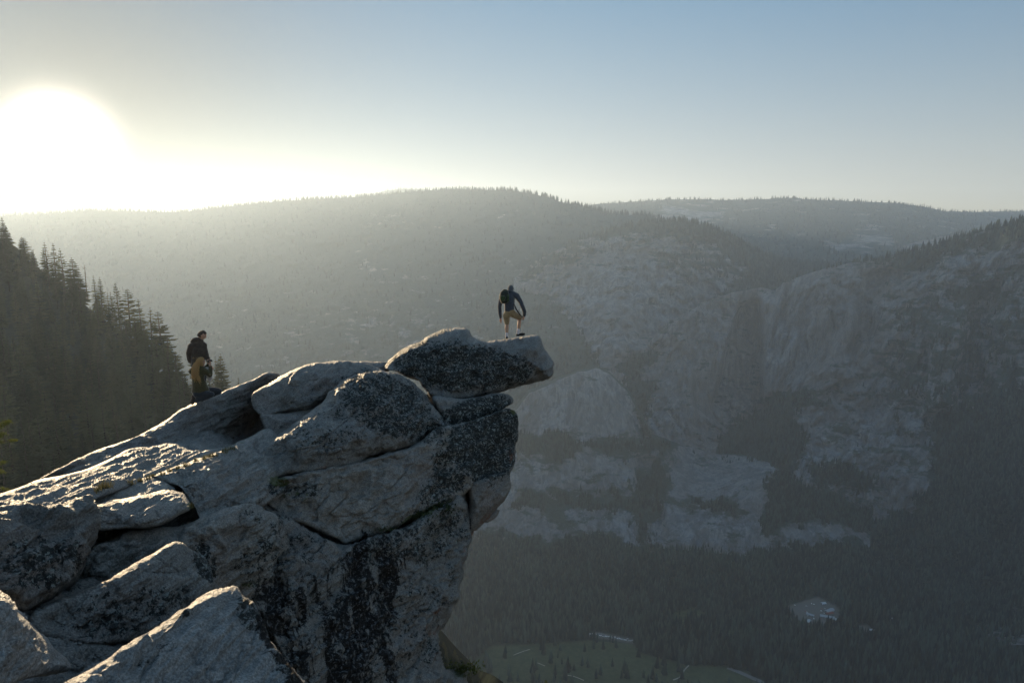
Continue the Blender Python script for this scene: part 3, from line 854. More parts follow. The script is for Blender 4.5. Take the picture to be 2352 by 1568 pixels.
# ledge under everything
rock('rock_ledge', [(-350, 1230), (-150, 1190), (0, 1148), (89, 1108), (188, 1062), (296, 1018), (387, 972), (440, 938), (505, 912), (551, 892), (600, 875), (660, 885), (760, 905), (900, 900), (1000, 905), (1070, 925), (1120, 930), (1165, 955),
      (1180, 1000), (1172, 1060), (1160, 1110), (1105, 1190), (1070, 1235), (1062, 1285), (1043, 1350), (1018, 1415), (1003, 1450), (1008, 1500), (1045, 1600), (1090, 1800), (-350, 1800)],
     [(0, 1150, 10.4), (188, 1056, 13.2), (387, 965, 16.0), (551, 885, 18.2), (643, 870, 19.2), (760, 900, 19.8), (900, 905, 20.3), (1100, 960, 20.5), (1180, 985, 20), (1160, 1110, 18.9), (1065, 1285, 17.2), (1010, 1415, 16.2), (1060, 1600, 15.6),
      (500, 1040, 14.6), (300, 1150, 11.7), (600, 1100, 14.4), (600, 990, 19.0), (560, 1000, 18.5), (500, 1200, 12), (640, 1200, 13.5), (560, 1400, 12.3), (640, 1500, 11.8), (450, 1400, 10.1), (250, 1500, 7.5), (100, 1470, 7.1), (0, 1400, 7.2), (300, 1560, 7.1),
      (-200, 1300, 8.7), (900, 1300, 15.2), (-200, 1700, 6.2), (400, 1790, 7.2), (800, 1700, 12.6), (200, 1250, 10.4), (-350, 1800, 5.8)],
     0.25, 40, 6.0, step=3.2, structure=True, seed=1)

rock('rock_slab', z1((330, 1312), (450, 1240), (560, 1190), (700, 1120), (900, 1045), (1100, 970), (1290, 880), (1440, 790), (1500, 745), (1600, 690), (1700, 640), (1880, 580), (2050, 500), (2180, 450), (2250, 405), (2340, 402), (2395, 430), (2400, 520), (2340, 700), (2290, 820), (2200, 880),
      (2080, 960), (1880, 1060), (1650, 1110), (1480, 1060), (1300, 1080), (1100, 1120), (900, 1200), (700, 1290), (450, 1350)),
     [(89, 1099, 11.1), (242, 1027, 13.4), (387, 959, 15.0), (457, 919, 16.0), (551, 881, 17.5), (640, 857, 18.6), (560, 1000, 18.6), (530, 985, 17.2), (450, 1020, 15.3), (400, 1035, 14.4), (300, 1060, 12.9), (200, 1090, 11.6), (610, 975, 20.2), (600, 930, 18.6)],
     0.22, 16, 1.8, GRANITE_WARM, lump=0.09, groove=0.085, fine=0.012, seed=2, sharp=2.0,
     label='long warm grey granite slab rising to a ridge under the kneeling woman', cat='rock slab')

rock('rock_slab', [(-150, 1190), (-30, 1143), (40, 1120), (89, 1100), (140, 1090), (188, 1079), (242, 1057), (296, 1031), (349, 1022), (398, 1014), (421, 1024), (450, 1034), (520, 1026), (550, 1024), (504, 1042), (450, 1064), (369, 1094), (283, 1122), (204, 1152), (100, 1180), (-60, 1215), (-150, 1240)],
     [(89, 1102, 11.0), (398, 1015, 14.1), (504, 1039, 13.6), (540, 1025, 14.6), (369, 1090, 12.0), (204, 1150, 10.1), (-30, 1145, 9.7), (0, 1190, 9.0), (-150, 1200, 8.8), (250, 1080, 11.7)],
     0.14, 10, 1.6, GRANITE_MID, lump=0.04, groove=0.10, seed=3, label='flat sunlit granite slab with fine ripples, lowest edge of the left slope', cat='rock slab')

rock('rock_slab', [(612, 984), (580, 1000), (548, 1013), (500, 1036), (430, 1058), (376, 1080), (345, 1092), (380, 1106), (420, 1124), (445, 1160), (470, 1200), (530, 1190), (571, 1175), (630, 1150), (670, 1110), (650, 1070), (640, 1020), (632, 995)],
     [(607, 986, 15.8), (500, 1036, 13.3), (376, 1085, 11.9), (445, 1160, 11.0), (560, 1170, 12.2), (650, 1110, 13.8), (640, 1010, 15.2), (560, 1070, 13.2)],
     0.25, 22, 1.5, GRANITE_MID, lump=0.10, groove=0.10, seed=4, label='sloping granite slab with ripples in front of the long oval boulder', cat='rock slab')

rock('boulder', z2((235, 600), (330, 590), (450, 575), (600, 555), (640, 600), (520, 660), (420, 720), (335, 750), (290, 730), (260, 670)),
     [(600, 952, 16.4), (720, 945, 16.9), (620, 1000, 15.8)], 0.4, 20, 1.0, GRANITE_WARM, lump=0.06, groove=0.04, seed=5, label='small brown granite block wedged under the smooth rounded boulder')

rock('boulder', z2((175, 500), (190, 455), (240, 420), (320, 370), (400, 320), (500, 280), (580, 255), (700, 245), (830, 238), (920, 245), (1010, 275), (1080, 310), (1100, 400), (1000, 460), (800, 500), (640, 545), (560, 575), (450, 580), (330, 597), (240, 605), (190, 570)),
     [(576, 925, 16.6), (700, 837, 17.8), (850, 832, 18.7), (890, 900, 18.8), (700, 945, 17.0), (620, 945, 16.5)], 0.85, 55, 1.5, GRANITE_WARM, lump=0.10, groove=0.07, seed=6,
     label='smooth rounded brown-grey boulder on top of the ridge, middle of the pile')

rock('boulder', z2((900, 247), (1000, 243), (1085, 252), (1120, 300), (1000, 330)), [(830, 832, 20.3), (890, 845, 20.3), (860, 860, 20.0)], 0.3, 12, 0.8, GRANITE_WARM, lump=0.03, groove=0.02, seed=7,
     label='thin far boulder edge showing behind the rounded boulder')

rock('cliff', z2((220, 1040), (400, 1005), (640, 960), (900, 915), (1150, 830), (1260, 805), (1440, 690), (1600, 655), (1700, 620), (1820, 580), (1890, 556), (1940, 574), (1968, 612), (1973, 720), (1962, 850), (1945, 930), (1925, 990), (1900, 1030), (1740, 1060),
      (1650, 1110), (1560, 1170), (1500, 1200), (1350, 1262), (1200, 1352), (1050, 1405), (950, 1432), (820, 1480), (760, 1450), (600, 1360), (450, 1310), (330, 1250), (240, 1140)),
     [(600, 1110, 13.5), (700, 1220, 13.6), (800, 1249, 14.2), (1000, 1150, 16.1), (1100, 1100, 17.3), (1187, 1000, 19.0), (1165, 940, 18.9), (900, 1050, 15.5), (700, 1090, 13.9), (1060, 980, 17.6)],
     0.45, 26, 2.5, GRANITE_MID, lump=0.16, groove=0.03, seed=8, sharp=2.7, label='massive upper cliff block with pale panel and black lichen, below the stacked boulders', cat='cliff')

rock('cliff', [(585, 1170), (640, 1165), (700, 1205), (760, 1240), (790, 1250), (850, 1236), (930, 1204), (985, 1173), (1030, 1148), (1066, 1122), (1080, 1180), (1086, 1222), (1085, 1238), (1079, 1262), (1080, 1272), (1072, 1295), (1063, 1330), (1056, 1352), (1056, 1372), (1046, 1389), (1038, 1412), (1020, 1440),
      (1011, 1452), (1014, 1486), (1026, 1530), (1040, 1548), (1056, 1580), (1100, 1720), (600, 1720), (640, 1560), (600, 1440), (565, 1395), (575, 1300), (570, 1220)],
     [(600, 1180, 13.1), (760, 1240, 13.8), (930, 1206, 15.1), (1070, 1130, 17.1), (1080, 1225, 16.9), (1056, 1360, 15.9), (1018, 1470, 15.2), (800, 1400, 13.3), (640, 1400, 12.0), (640, 1560, 11.3), (900, 1560, 13.6), (1070, 1650, 15.0), (850, 1300, 14.2)],
     0.55, 30, 3.0, GRANITE, lump=0.20, groove=0.03, seed=9, sharp=2.7, label='dark lower cliff face with black water streaks dropping to the valley', cat='cliff')

rock('boulder', z2((1640, 1090), (1720, 1022), (1830, 990), (1900, 984), (1921, 1040), (1916, 1110), (1880, 1180), (1840, 1222), (1790, 1275), (1740, 1330), (1655, 1400), (1625, 1340), (1640, 1200)),
     [(1080, 1120, 17.1), (1172, 1090, 18.2), (1150, 1160, 17.9), (1085, 1220, 17.0)], 0.55, 26, 1.2, GRANITE_WARM, lump=0.10, groove=0.03, seed=10, sharp=2.7, label='pale tan granite block with rust-red underside at the right edge of the cliff')
rock('rock_shard', z2((1790, 1262), (1842, 1236), (1846, 1250), (1820, 1292), (1760, 1325), (1745, 1310)), [(1130, 1178, 18.0), (1147, 1172, 18.2), (1118, 1196, 17.8)], 0.12, 8, 0.3, GRANITE_WARM, lump=0.02, groove=0.01, seed=11, jag=1.0, label='small loose rock flake jutting out below the tan block', cat='rock')

rock('boulder', z2((1390, 480), (1480, 478), (1540, 484), (1600, 492), (1700, 480), (1800, 458), (1850, 452), (1900, 462), (1936, 492), (1936, 525), (1890, 552), (1820, 588), (1700, 645), (1600, 690), (1530, 710), (1480, 690), (1450, 620), (1420, 560)),
     [(1000, 930, 18.2), (1170, 912, 19.8), (1120, 950, 19.2), (1050, 980, 18.4)], 0.5, 22, 1.2, GRANITE, lump=0.07, groove=0.03, seed=12, sharp=2.7, label='flat wedge of lichened granite sandwiched beneath the overhanging boulder')

rock('boulder', z2((215, 960), (230, 880), (280, 800), (350, 740), (420, 690), (520, 610), (600, 550), (660, 500), (700, 450), (760, 400), (850, 350), (950, 320), (1020, 300), (1070, 300), (1150, 315), (1250, 370), (1330, 440), (1400, 520), (1460, 590), (1500, 650), (1500, 690), (1440, 720), (1350, 760), (1260, 830), (1150, 860),
      (1000, 890), (900, 940), (750, 970), (640, 980), (520, 1005), (400, 1015), (300, 1045), (240, 1035)),
     [(600, 1050, 14.3), (750, 900, 16.3), (885, 850, 17.8), (1000, 920, 18.7), (1025, 980, 18.2), (750, 1080, 14.5), (850, 1050, 15.6), (640, 1090, 14.0)], 1.35, 80, 2.0, GRANITE, lump=0.15, groove=0.06, seed=13,
     label='long oval boulder patched with black lichen, largest of the pile', jag=3)

rock('boulder', z2((1070, 290), (1085, 250), (1110, 215), (1180, 160), (1250, 130), (1320, 105), (1350, 80), (1400, 55), (1500, 20), (1560, 12), (1620, 18), (1645, 40), (1665, 75), (1710, 97), (1770, 108), (1850, 95), (1950, 78), (2030, 63), (2090, 64), (2130, 100), (2150, 160), (2190, 215), (2209, 260), (2206, 320), (2170, 360), (2090, 390),
      (2020, 402), (1950, 425), (1850, 460), (1700, 494), (1560, 512), (1400, 495), (1350, 435), (1300, 380), (1220, 340), (1130, 305)),
     [(884, 838, 20.0), (980, 765, 20.6), (1180, 773, 21.6), (1271, 828, 21.9), (1240, 880, 21.6), (1125, 905, 20.6), (1000, 905, 19.4), (1060, 750, 20.9)], 1.2, 62, 1.6, GRANITE, lump=0.15, groove=0.03, seed=14, sharp=2.7,
     label='overhanging boulder dark with lichen that the hiker with the backpack stands on', jag=3)

rock('boulder', [(196, 1172), (207, 1150), (242, 1123), (282, 1104), (317, 1093), (350, 1092), (376, 1096), (392, 1108), (400, 1130), (330, 1165), (230, 1185)],
     [(207, 1150, 10.4), (317, 1093, 11.7), (385, 1105, 11.7), (330, 1165, 10.6), (220, 1180, 9.9)], 0.22, 20, 0.8, GRANITE_MID, lump=0.05, groove=0.03, seed=15, label='low humped rock behind the rippled round boulder on the slabs')
rock('boulder', z3((690, 200), (715, 150), (900, 90), (1100, 62), (1200, 35), (1300, 8), (1400, 25), (1460, 60), (1500, 130), (1490, 175), (1400, 225), (1330, 262), (1200, 310), (1000, 320), (760, 340), (690, 300)),
     [(352, 1126, 10.9), (410, 1121, 11.1), (437, 1165, 10.7), (211, 1170, 9.7), (300, 1212, 9.7), (380, 1204, 10.0), (215, 1215, 9.3)], 0.35, 26, 0.9, GRANITE_MID, lump=0.05, groove=0.085, seed=16, label='rippled round granite boulder with moss at its right end, left of centre')

rock('rock_slab', [(190, 1300), (205, 1262), (222, 1245), (264, 1231), (293, 1215), (352, 1211), (410, 1206), (469, 1187), (527, 1164), (571, 1155), (615, 1170), (648, 1192), (668, 1240), (660, 1330), (630, 1410), (560, 1430), (480, 1420), (400, 1420), (250, 1420), (180, 1370)],
     [(220, 1246, 9.4), (352, 1211, 10.2), (469, 1187, 10.8), (571, 1156, 11.7), (648, 1200, 12.5), (655, 1330, 12.6), (560, 1400, 11.6), (480, 1380, 10.9), (250, 1350, 9.5), (400, 1290, 10.2), (190, 1330, 9.2)],
     0.45, 34, 1.5, GRANITE_MID, lump=0.13, groove=0.085, seed=17, label='broad humped granite mass with sunlit brow left of the dark cliff', cat='rock slab')

rock('boulder', z3((640, 815), (850, 720), (1000, 630), (1150, 540), (1300, 450), (1405, 410), (1480, 450), (1560, 520), (1640, 590), (1680, 700), (1690, 800), (1600, 960), (1350, 1120), (1080, 1200), (680, 1240), (300, 1140), (250, 1000), (430, 890)),
     [(190, 1357, 7.8), (293, 1304, 8.2), (413, 1240, 9.1), (480, 1293, 9.4), (495, 1351, 9.2), (400, 1440, 8.4), (200, 1470, 7.4), (90, 1430, 7.1)], 0.30, 26, 0.9, GRANITE, lump=0.09, groove=0.07, seed=18, sharp=2.7, label='shaded angular granite block with crumbling dark right edge, between two nearer boulders')

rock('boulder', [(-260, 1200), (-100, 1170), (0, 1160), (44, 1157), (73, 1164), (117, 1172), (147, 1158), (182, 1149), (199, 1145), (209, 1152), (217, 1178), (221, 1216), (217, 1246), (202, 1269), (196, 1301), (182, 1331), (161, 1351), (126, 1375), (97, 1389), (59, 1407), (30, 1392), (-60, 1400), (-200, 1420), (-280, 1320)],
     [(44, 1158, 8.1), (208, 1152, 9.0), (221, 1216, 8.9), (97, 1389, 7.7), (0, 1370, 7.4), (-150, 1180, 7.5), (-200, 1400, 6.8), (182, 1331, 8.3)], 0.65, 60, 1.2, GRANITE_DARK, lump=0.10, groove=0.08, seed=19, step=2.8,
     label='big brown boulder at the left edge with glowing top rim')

rock('boulder', [(-260, 1290), (-100, 1325), (0, 1362), (18, 1375), (38, 1401), (64, 1424), (97, 1454), (126, 1489), (150, 1508), (163, 1528), (152, 1542), (88, 1556), (0, 1585), (-150, 1640), (-280, 1600)],
     [(0, 1363, 5.3), (64, 1424, 5.5), (126, 1489, 5.8), (164, 1530, 6.0), (0, 1575, 4.9), (-100, 1330, 5.2), (-200, 1600, 4.5)], 0.22, 34, 0.8, GRANITE_PALE, lump=0.06, groove=0.05, seed=20, step=3.0,
     label='pale grey speckled boulder sloping into the bottom left corner')

rock('boulder', [(60, 1640), (146, 1568), (240, 1512), (264, 1495), (322, 1460), (381, 1419), (425, 1392), (457, 1366), (492, 1351), (542, 1343), (557, 1363), (583, 1386), (601, 1424), (621, 1471), (659, 1515), (705, 1565), (745, 1640), (740, 1780), (100, 1780)],
     [(146, 1568, 5.3), (322, 1460, 6.2), (457, 1366, 7.1), (542, 1343, 7.5), (583, 1386, 7.5), (621, 1471, 7.2), (705, 1565, 7.0), (400, 1600, 5.9), (300, 1750, 5.0), (600, 1700, 6.2), (480, 1480, 6.7), (60, 1700, 4.7)], 0.28, 24, 1.0, GRANITE_PALE, lump=0.10, groove=0.075, seed=21, sharp=2.7, step=2.8,
     label='pale blue-grey wedge boulder with lit crest at the bottom, nearest the viewer')

# ledge stone with moss at the foot of the cliff
rock('boulder', z4((1540, 1420), (1600, 1408), (1660, 1405), (1710, 1400), (1715, 1440), (1700, 1500), (1720, 1560), (1740, 1700), (1560, 1700), (1500, 1500)),
     [(1040, 1535, 19), (1075, 1530, 19.5), (1060, 1600, 18)], 0.4, 20, 1.5, GRANITE_WARM, lump=0.05, groove=0.02, seed=22, label='mossy flat-topped rock at the foot of the cliff, bottom of the picture')
rc_ = np.random.default_rng(4)
for i in range(14):
    u_, v_ = rc_.uniform(150, 400), rc_.uniform(1475, 1530)
    if v_ > 1600 - u_ * 0.38: v_ = 1600 - u_ * 0.38 - 8
    s_ = rc_.uniform(2.0, 7.0)
    t_ = 7.2
    pts = [(u_ + s_ * math.cos(a) * rc_.uniform(0.8, 1.2), v_ + 0.7 * s_ * math.sin(a) * rc_.uniform(0.8, 1.2)) for a in np.linspace(0, 5.4, 7)]
    rock('stone', pts, [(u_, v_ - 5, t_), (u_ + 9, v_, t_), (u_, v_ + 5, t_ - 0.05)], 0.03, s_ * 0.6, 0.05, GRANITE, step=1.2, lump=0.004, groove=0.002, fine=0.002, jag=0.3, seed=30 + i,
         cuts=0, label='small loose stone lying on the dark ground between the front boulders', cat='stone', group='loose stones between the front boulders')
# ------------------------------------------------------------------ wooded slope on the left, single conifers
def needle_mat(name, c0, c1, trans=0.0):
    m, nt, b = new_mat(name)
    N = NB(nt)
    f = N.noise(N.obj(), 0.9, 4, 0.6)
    oi = N.n('ShaderNodeObjectInfo').outputs['Random']
    nt.links.new(N.mix(N.ramp(N.math('ADD', N.math('MULTIPLY', f, 0.5), N.math('MULTIPLY', oi, 0.5)), 0.25, 0.75), c0, c1), b.inputs['Base Color'])
    b.inputs['Roughness'].default_value = 0.8
    b.inputs['Specular IOR Level'].default_value = 0.15
    if trans:
        tr = N.n('ShaderNodeBsdfTranslucent'); tr.inputs[0].default_value = (c1[0] * 2.2, c1[1] * 2.2, c1[2] * 1.4, 1)
        mx = N.n('ShaderNodeMixShader'); mx.inputs[0].default_value = trans
        nt.links.new(b.outputs[0], mx.inputs[1]); nt.links.new(tr.outputs[0], mx.inputs[2])
        nt.links.new(mx.outputs[0], nt.nodes['Material Output'].inputs['Surface'])
    return m
M_NEEDLE = needle_mat('conifer_needles', (0.024, 0.030, 0.018), (0.090, 0.088, 0.044), 0.15)  # needles lightened and warmed, golden haze put into their colour
M_NEEDLE_LIT = needle_mat('needles_painted_sunlit', (0.035, 0.05, 0.013), (0.085, 0.095, 0.024), 0.2)  # yellow-green needles with sun glow put into the colour
M_BARK = simple_mat('bark', (0.075, 0.055, 0.042), var=0.3, scale=3.0)
M_DEADWOOD = simple_mat('grey_dead_wood', (0.12, 0.105, 0.09), var=0.3, scale=3.0)

class MB:
    def __init__(s): s.v = []; s.f3 = []; s.f4 = []
    def tri(s, a, b, c):
        n = len(s.v); s.v += [a, b, c]; s.f3.append((n, n + 1, n + 2))
    def quad(s, a, b, c, d):
        n = len(s.v); s.v += [a, b, c, d]; s.f4.append((n, n + 1, n + 2, n + 3))
    def tube(s, pts, rad, sides=6, cap=True):
        """one continuous tapered tube through pts"""
        pts = [Vector(p) for p in pts]
        rings = []
        for i, p in enumerate(pts):
            d = (pts[min(i + 1, len(pts) - 1)] - pts[max(i - 1, 0)]).normalized()
            ref = Vector((0, 0, 1)) if abs(d.z) < 0.9 else Vector((1, 0, 0))
            a = d.cross(ref).normalized(); b_ = d.cross(a)
            n0 = len(s.v)
            for k in range(sides):
                t = 6.28318 * k / sides
                s.v.append(tuple(p + (a * math.cos(t) + b_ * math.sin(t)) * rad[i]))
            rings.append(n0)
        for r0, r1 in zip(rings, rings[1:]):
            for k in range(sides):
                s.f4.append((r0 + k, r0 + (k + 1) % sides, r1 + (k + 1) % sides, r1 + k))
        if cap:
            for r0, rev in ((rings[0], True), (rings[-1], False)):
                for k in range(1, sides - 1):
                    f = (r0, r0 + k, r0 + k + 1)
                    s.f3.append(f[::-1] if rev else f)
    def mesh(s, name, mat, smooth=False):
        F_ = []
        if s.f3: F_.append(np.array(s.f3))
        if s.f4: F_.append(np.array(s.f4))
        return np_mesh(name, np.array([tuple(x) for x in s.v], float), F_, mat, smooth)

def conifer_meshes(kind, seed, mat=None):
    """unit tree, height 1: trunk mesh and crown mesh"""
    r = random.Random(seed)
    tr, cr = MB(), MB()
    lean = Vector((r.uniform(-.012, .012), r.uniform(-.012, .012), 0))
    def axis(z): return Vector((lean.x * z * z * 2, lean.y * z * z * 2, z))
    tr.tube([axis(z) for z in (-0.06, 0.1, 0.35, 0.65, 0.9, 0.995)], [0.018, 0.014, 0.0115, 0.008, 0.004, 0.001], 6)
    P = dict(fir=(0.10, 34, 6, 0.145, 0.85, -0.12, 1.0), dense=(0.06, 38, 7, 0.20, 0.75, -0.25, 1.25), sparse=(0.30, 24, 5, 0.15, 0.9, 0.0, 0.85),
             young=(0.03, 26, 6, 0.17, 1.0, 0.1, 1.0), pine=(0.42, 17, 5, 0.20, 0.55, 0.15, 1.35), narrow=(0.08, 34, 6, 0.10, 0.8, -0.25, 1.0), ragged=(0.22, 26, 5, 0.17, 0.7, -0.1, 1.1))[kind]
    z0, levels, nb, R, pw, droop, dens = P
    R *= 1.4
    for i in range(levels):
        f = (i + r.uniform(0, .8)) / levels
        z = z0 + (0.985 - z0) * f
        prof = (1 - f) ** pw * (0.35 + 0.65 * min(1, f * 5 + 0.25))
        if kind == 'pine': prof = math.sin(min(1, (f * 0.85 + 0.22)) * math.pi) ** 0.6 * 0.9
        for k in range(nb):
            if r.random() < (0.22 if kind in ('sparse', 'ragged', 'pine') else 0.08): continue
            a = 6.2832 * k / nb + i * 2.4 + r.uniform(-.35, .35)
            L = R * prof * r.uniform(0.6, 1.22) + 0.010
            dv = Vector((math.cos(a), math.sin(a), 0)); sd = Vector((-math.sin(a), math.cos(a), 0))
            up = droop + r.uniform(-.12, .12) + 0.55 * f
            b0 = axis(z)
            def q(t): return b0 + dv * L * t + Vector((0, 0, L * (up * t - 0.28 * t * t + 0.12 * t ** 3)))
            w = L * 0.30 * dens + 0.004
            n = 4
            prev = None
            for j in range(n + 1):
                t = j / n
                ww = w * (0.35 + 1.3 * t) * (1.0 - t) ** 0.5 + 0.0012
                c = q(t)
                l, rr_ = c + sd * ww * r.uniform(.6, 1.1) + Vector((0, 0, -ww * .35)), c - sd * ww * r.uniform(.6, 1.1) + Vector((0, 0, -ww * .35))
                if prev:
                    cr.quad(prev[0], prev[2], c, l); cr.quad(prev[2], prev[1], rr_, c)
                prev = (l, rr_, c)
            for j in range(4):      # side sprays with hanging tips
                t = 0.3 + 0.62 * j / 4 + r.uniform(-.05, .05)
                c = q(t)
                for s_ in (-1, 1):
                    l2 = L * 0.36 * (1.05 - t) * r.uniform(.7, 1.3) + 0.004
                    tip = c + (dv * 0.8 + sd * s_ * 0.85).normalized() * l2 + Vector((0, 0, -l2 * r.uniform(.15, .5)))
                    wd = 0.16 * l2 + 0.0015
                    cr.tri(c - dv * wd, c + dv * wd, tip)
                    cr.tri(c + Vector((0, 0, wd)), c - Vector((0, 0, wd * 1.4)), tip)
    return tr.mesh('trunk', M_BARK, True), cr.mesh('crown', mat or M_NEEDLE, False)

KINDS = {k: [conifer_meshes(k, 100 + 7 * i + j) for j in range(2)] for i, k in enumerate(('fir', 'dense', 'sparse', 'young', 'pine', 'narrow', 'ragged'))}

def make_tree(kind, base, h, label, group=None, meshes=None, width=1.0, rz=None, name='conifer_tree'):
    root = empty(name, tuple(base), random.uniform(0, 6.28) if rz is None else rz)
    root.scale = (h * width, h * width, h)
    tm, cm = meshes or random.choice(KINDS[kind])
    link('trunk', tm, root); link('crown', cm, root)
    return tag(root, label, 'conifer tree', group)

def copy_thing(src):
    c = src.copy(); COL.objects.link(c)
    for ch in src.children:
        k = ch.copy(); COL.objects.link(k); k.parent = c
        for g in ch.children:
            g2 = g.copy(); COL.objects.link(g2); g2.parent = k
    return c

SL = [(-400, 430, 560), (-200, 490, 530), (-60, 528, 500), (0, 552, 480), (30, 562, 475), (50, 585, 470), (75, 605, 460), (114, 635, 450), (150, 655, 440), (180, 690, 425), (215, 715, 410), (250, 742, 395), (290, 770, 380), (330, 800, 360), (365, 850, 345),
      (400, 915, 330), (430, 955, 320), (470, 990, 310), (520, 1010, 305), (600, 1030, 300), (700, 1060, 300)]
_, _, _ = sheet('hillside', SL, [(-400, 1500), (700, 1500)], [(0, 700, 400), (200, 850, 340), (0, 900, 300), (250, 1000, 270), (0, 1100, 210), (200, 1100, 220), (500, 1150, 230), (0, 1450, 120), (600, 1450, 130), (-300, 900, 280), (-300, 1300, 130)],
      6, 90, simple_mat('forest_soil', (0.03, 0.031, 0.02), var=0.4, scale=0.15), 1.0, [], 6, 25, roll=(120, 0.6), seed=9)
# granite knob at the very left of the skyline
M_KNOB = simple_mat('mossy_dark_rock', (0.05, 0.055, 0.035), var=0.5, scale=0.3)
rock('boulder', [(-60, 500), (-20, 530), (0, 548), (22, 556), (38, 568), (47, 582), (40, 610), (0, 640), (-80, 640), (-140, 560)], [(-60, 500, 470), (0, 550, 455), (45, 582, 450), (0, 620, 440), (-120, 560, 455)], 8, 20, 10, M_KNOB,
     step=2.0, lump=1.5, groove=0.3, fine=0.1, jag=1, seed=51, label='dark rock knob on the forest skyline under the bent snag', structure=False)

PROM = [  # top u, v, base v, depth, kind, width, label
    (61, 545, 612, 452, 'ragged', 1.5, 'crooked pine with rounded top next to the rock knob on the left skyline'),
    (83, 571, 640, 450, 'young', 0.95, 'small pointed fir just right of the crooked pine on the skyline'),
    (115, 555, 668, 446, 'sparse', 1.05, 'tall open-branched pine, leftmost of the tight skyline trio'),
    (133, 556, 680, 442, 'fir', 0.9, 'tall straight fir in the middle of the tight skyline trio'),
    (152, 568, 690, 438, 'sparse', 1.0, 'loose-branched pine, rightmost of the tight skyline trio'),
    (177, 589, 705, 430, 'dense', 1.1, 'bushy dark fir directly left of the thin standing snag'),
    (224, 630, 730, 410, 'narrow', 1.0, 'narrow greenish fir right of the thin standing snag'),
    (238, 634, 745, 405, 'fir', 1.0, 'fir close against the narrow greenish fir on its right'),
    (253, 668, 755, 400, 'narrow', 1.0, 'short narrow fir left of the golden topped pine'),
    (262, 667, 760, 396, 'young', 0.8, 'short slim fir touching the golden topped pine'),
    (278, 646, 775, 392, 'sparse', 1.0, 'tall pine with golden layered top halfway down the skyline'),
    (303, 659, 800, 380, 'ragged', 1.1, 'full ragged fir right of the golden topped pine'),
    (330, 682, 815, 370, 'fir', 1.0, 'pointed fir with small forked tip on the descending skyline'),
    (353, 702, 840, 355, 'sparse', 0.95, 'thin open fir left of the big fir at the edge of the slope'),
    (377, 710, 880, 345, 'ragged', 1.2, 'big layered fir at the right edge of the wooded slope'),
    (392, 768, 930, 335, 'fir', 1.3, 'wide fir below and right of the big layered fir'),
    (412, 800, 960, 325, 'ragged', 1.2, 'layered fir leaning into the haze behind the couple'),
    (452, 770, 950, 330, 'sparse', 0.6, 'tree whose tip shows left of the standing man\'s head'),
    (430, 850, 985, 315, 'fir', 1.3, 'low wide fir just left of the couple'),
    (514, 806, 990, 290, 'dense', 0.82, 'full dark fir standing right of the couple'),
    (489, 828, 980, 300, 'sparse', 0.9, 'thin see-through fir between the couple and the full dark fir'),
    (504, 812, 960, 300, 'narrow', 0.8, 'slim fir hugging the left side of the full dark fir by the couple'),
    (553, 861, 960, 280, 'young', 1.0, 'small fir top peeking over the ridge right of the full dark fir'),
]
bpy.context.view_layer.update()
DG = bpy.context.evaluated_depsgraph_get()
def ground_depth(u, v, tdef, lo=60, hi=700):
    """depth of the terrain seen at u, v"""
    dv = Vector(dirs(u, v).tolist()); L = dv.length
    ok_, p, n, i, o, m = S.ray_cast(DG, dv / L * lo, dv / L)
    if not ok_: return tdef
    t = p.length / L
    return t if lo < t < hi else tdef
for tu, tv, bv, t, kind, wd, lab in PROM:
    bv = min(bv, tv + 150)
    t = ground_depth(tu, bv, t)
    b_ = at(tu, bv, t)
    h = at(tu, tv, t)[2] - b_[2]
    make_tree(kind, b_, h, lab, None, width=wd)

def snag(u, v0, v1, t, lab, curl, seed):
    r = random.Random(seed)
    base = at(u, v1, t); h = at(u, v0, t)[2] - base[2]
    root = empty('dead_tree', tuple(base))
    tr = MB()
    tr.tube([(0, 0, -0.03 * h), (0, 0, h * 0.4), (0.01 * h, 0, h * 0.75), (0.0, 0, h)], [0.016 * h, 0.012 * h, 0.008 * h, 0.003 * h], 6)
    link('trunk', tr.mesh('trunk', M_DEADWOOD, True), root)
    br = MB()
    br.tube([(0, 0, 0.3 * h), (0.002 * h, 0, 0.95 * h)], [0.007 * h, 0.003 * h], 4)
    for i in range(22):
        z = h * r.uniform(0.35, 0.98); a = r.uniform(0, 6.28); L = h * curl * r.uniform(0.4, 1.1) * (1.2 - 0.7 * z / h)
        d = Vector((math.cos(a), math.sin(a) * 0.5, 0))
        br.tube([Vector((0, 0, z)), Vector((0, 0, z)) + d * L * 0.5 + Vector((0, 0, 0.08 * L)), Vector((0, 0, z)) + d * L + Vector((0, 0, -0.45 * L))], [0.005 * h, 0.0035 * h, 0.001 * h], 4)
    link('dead_branches', br.mesh('dead_branches', M_DEADWOOD, False), root)
    return root, h, tag(root, lab, 'dead tree')
rt, h_, _ = snag(16, 517, 560, 455, 'bent dead snag with drooping bare branches on the rock knob at far left', 0.34, 3)
# green skirt of the snag
tm, cm = KINDS['dense'][0]
sk = link('foliage_skirt', cm, rt); sk.scale = (h_ * 0.8, h_ * 0.8, h_ * 0.5)
snag(201, 607, 690, 420, 'thin dead standing snag between the bushy fir and the narrow fir', 0.12, 4)

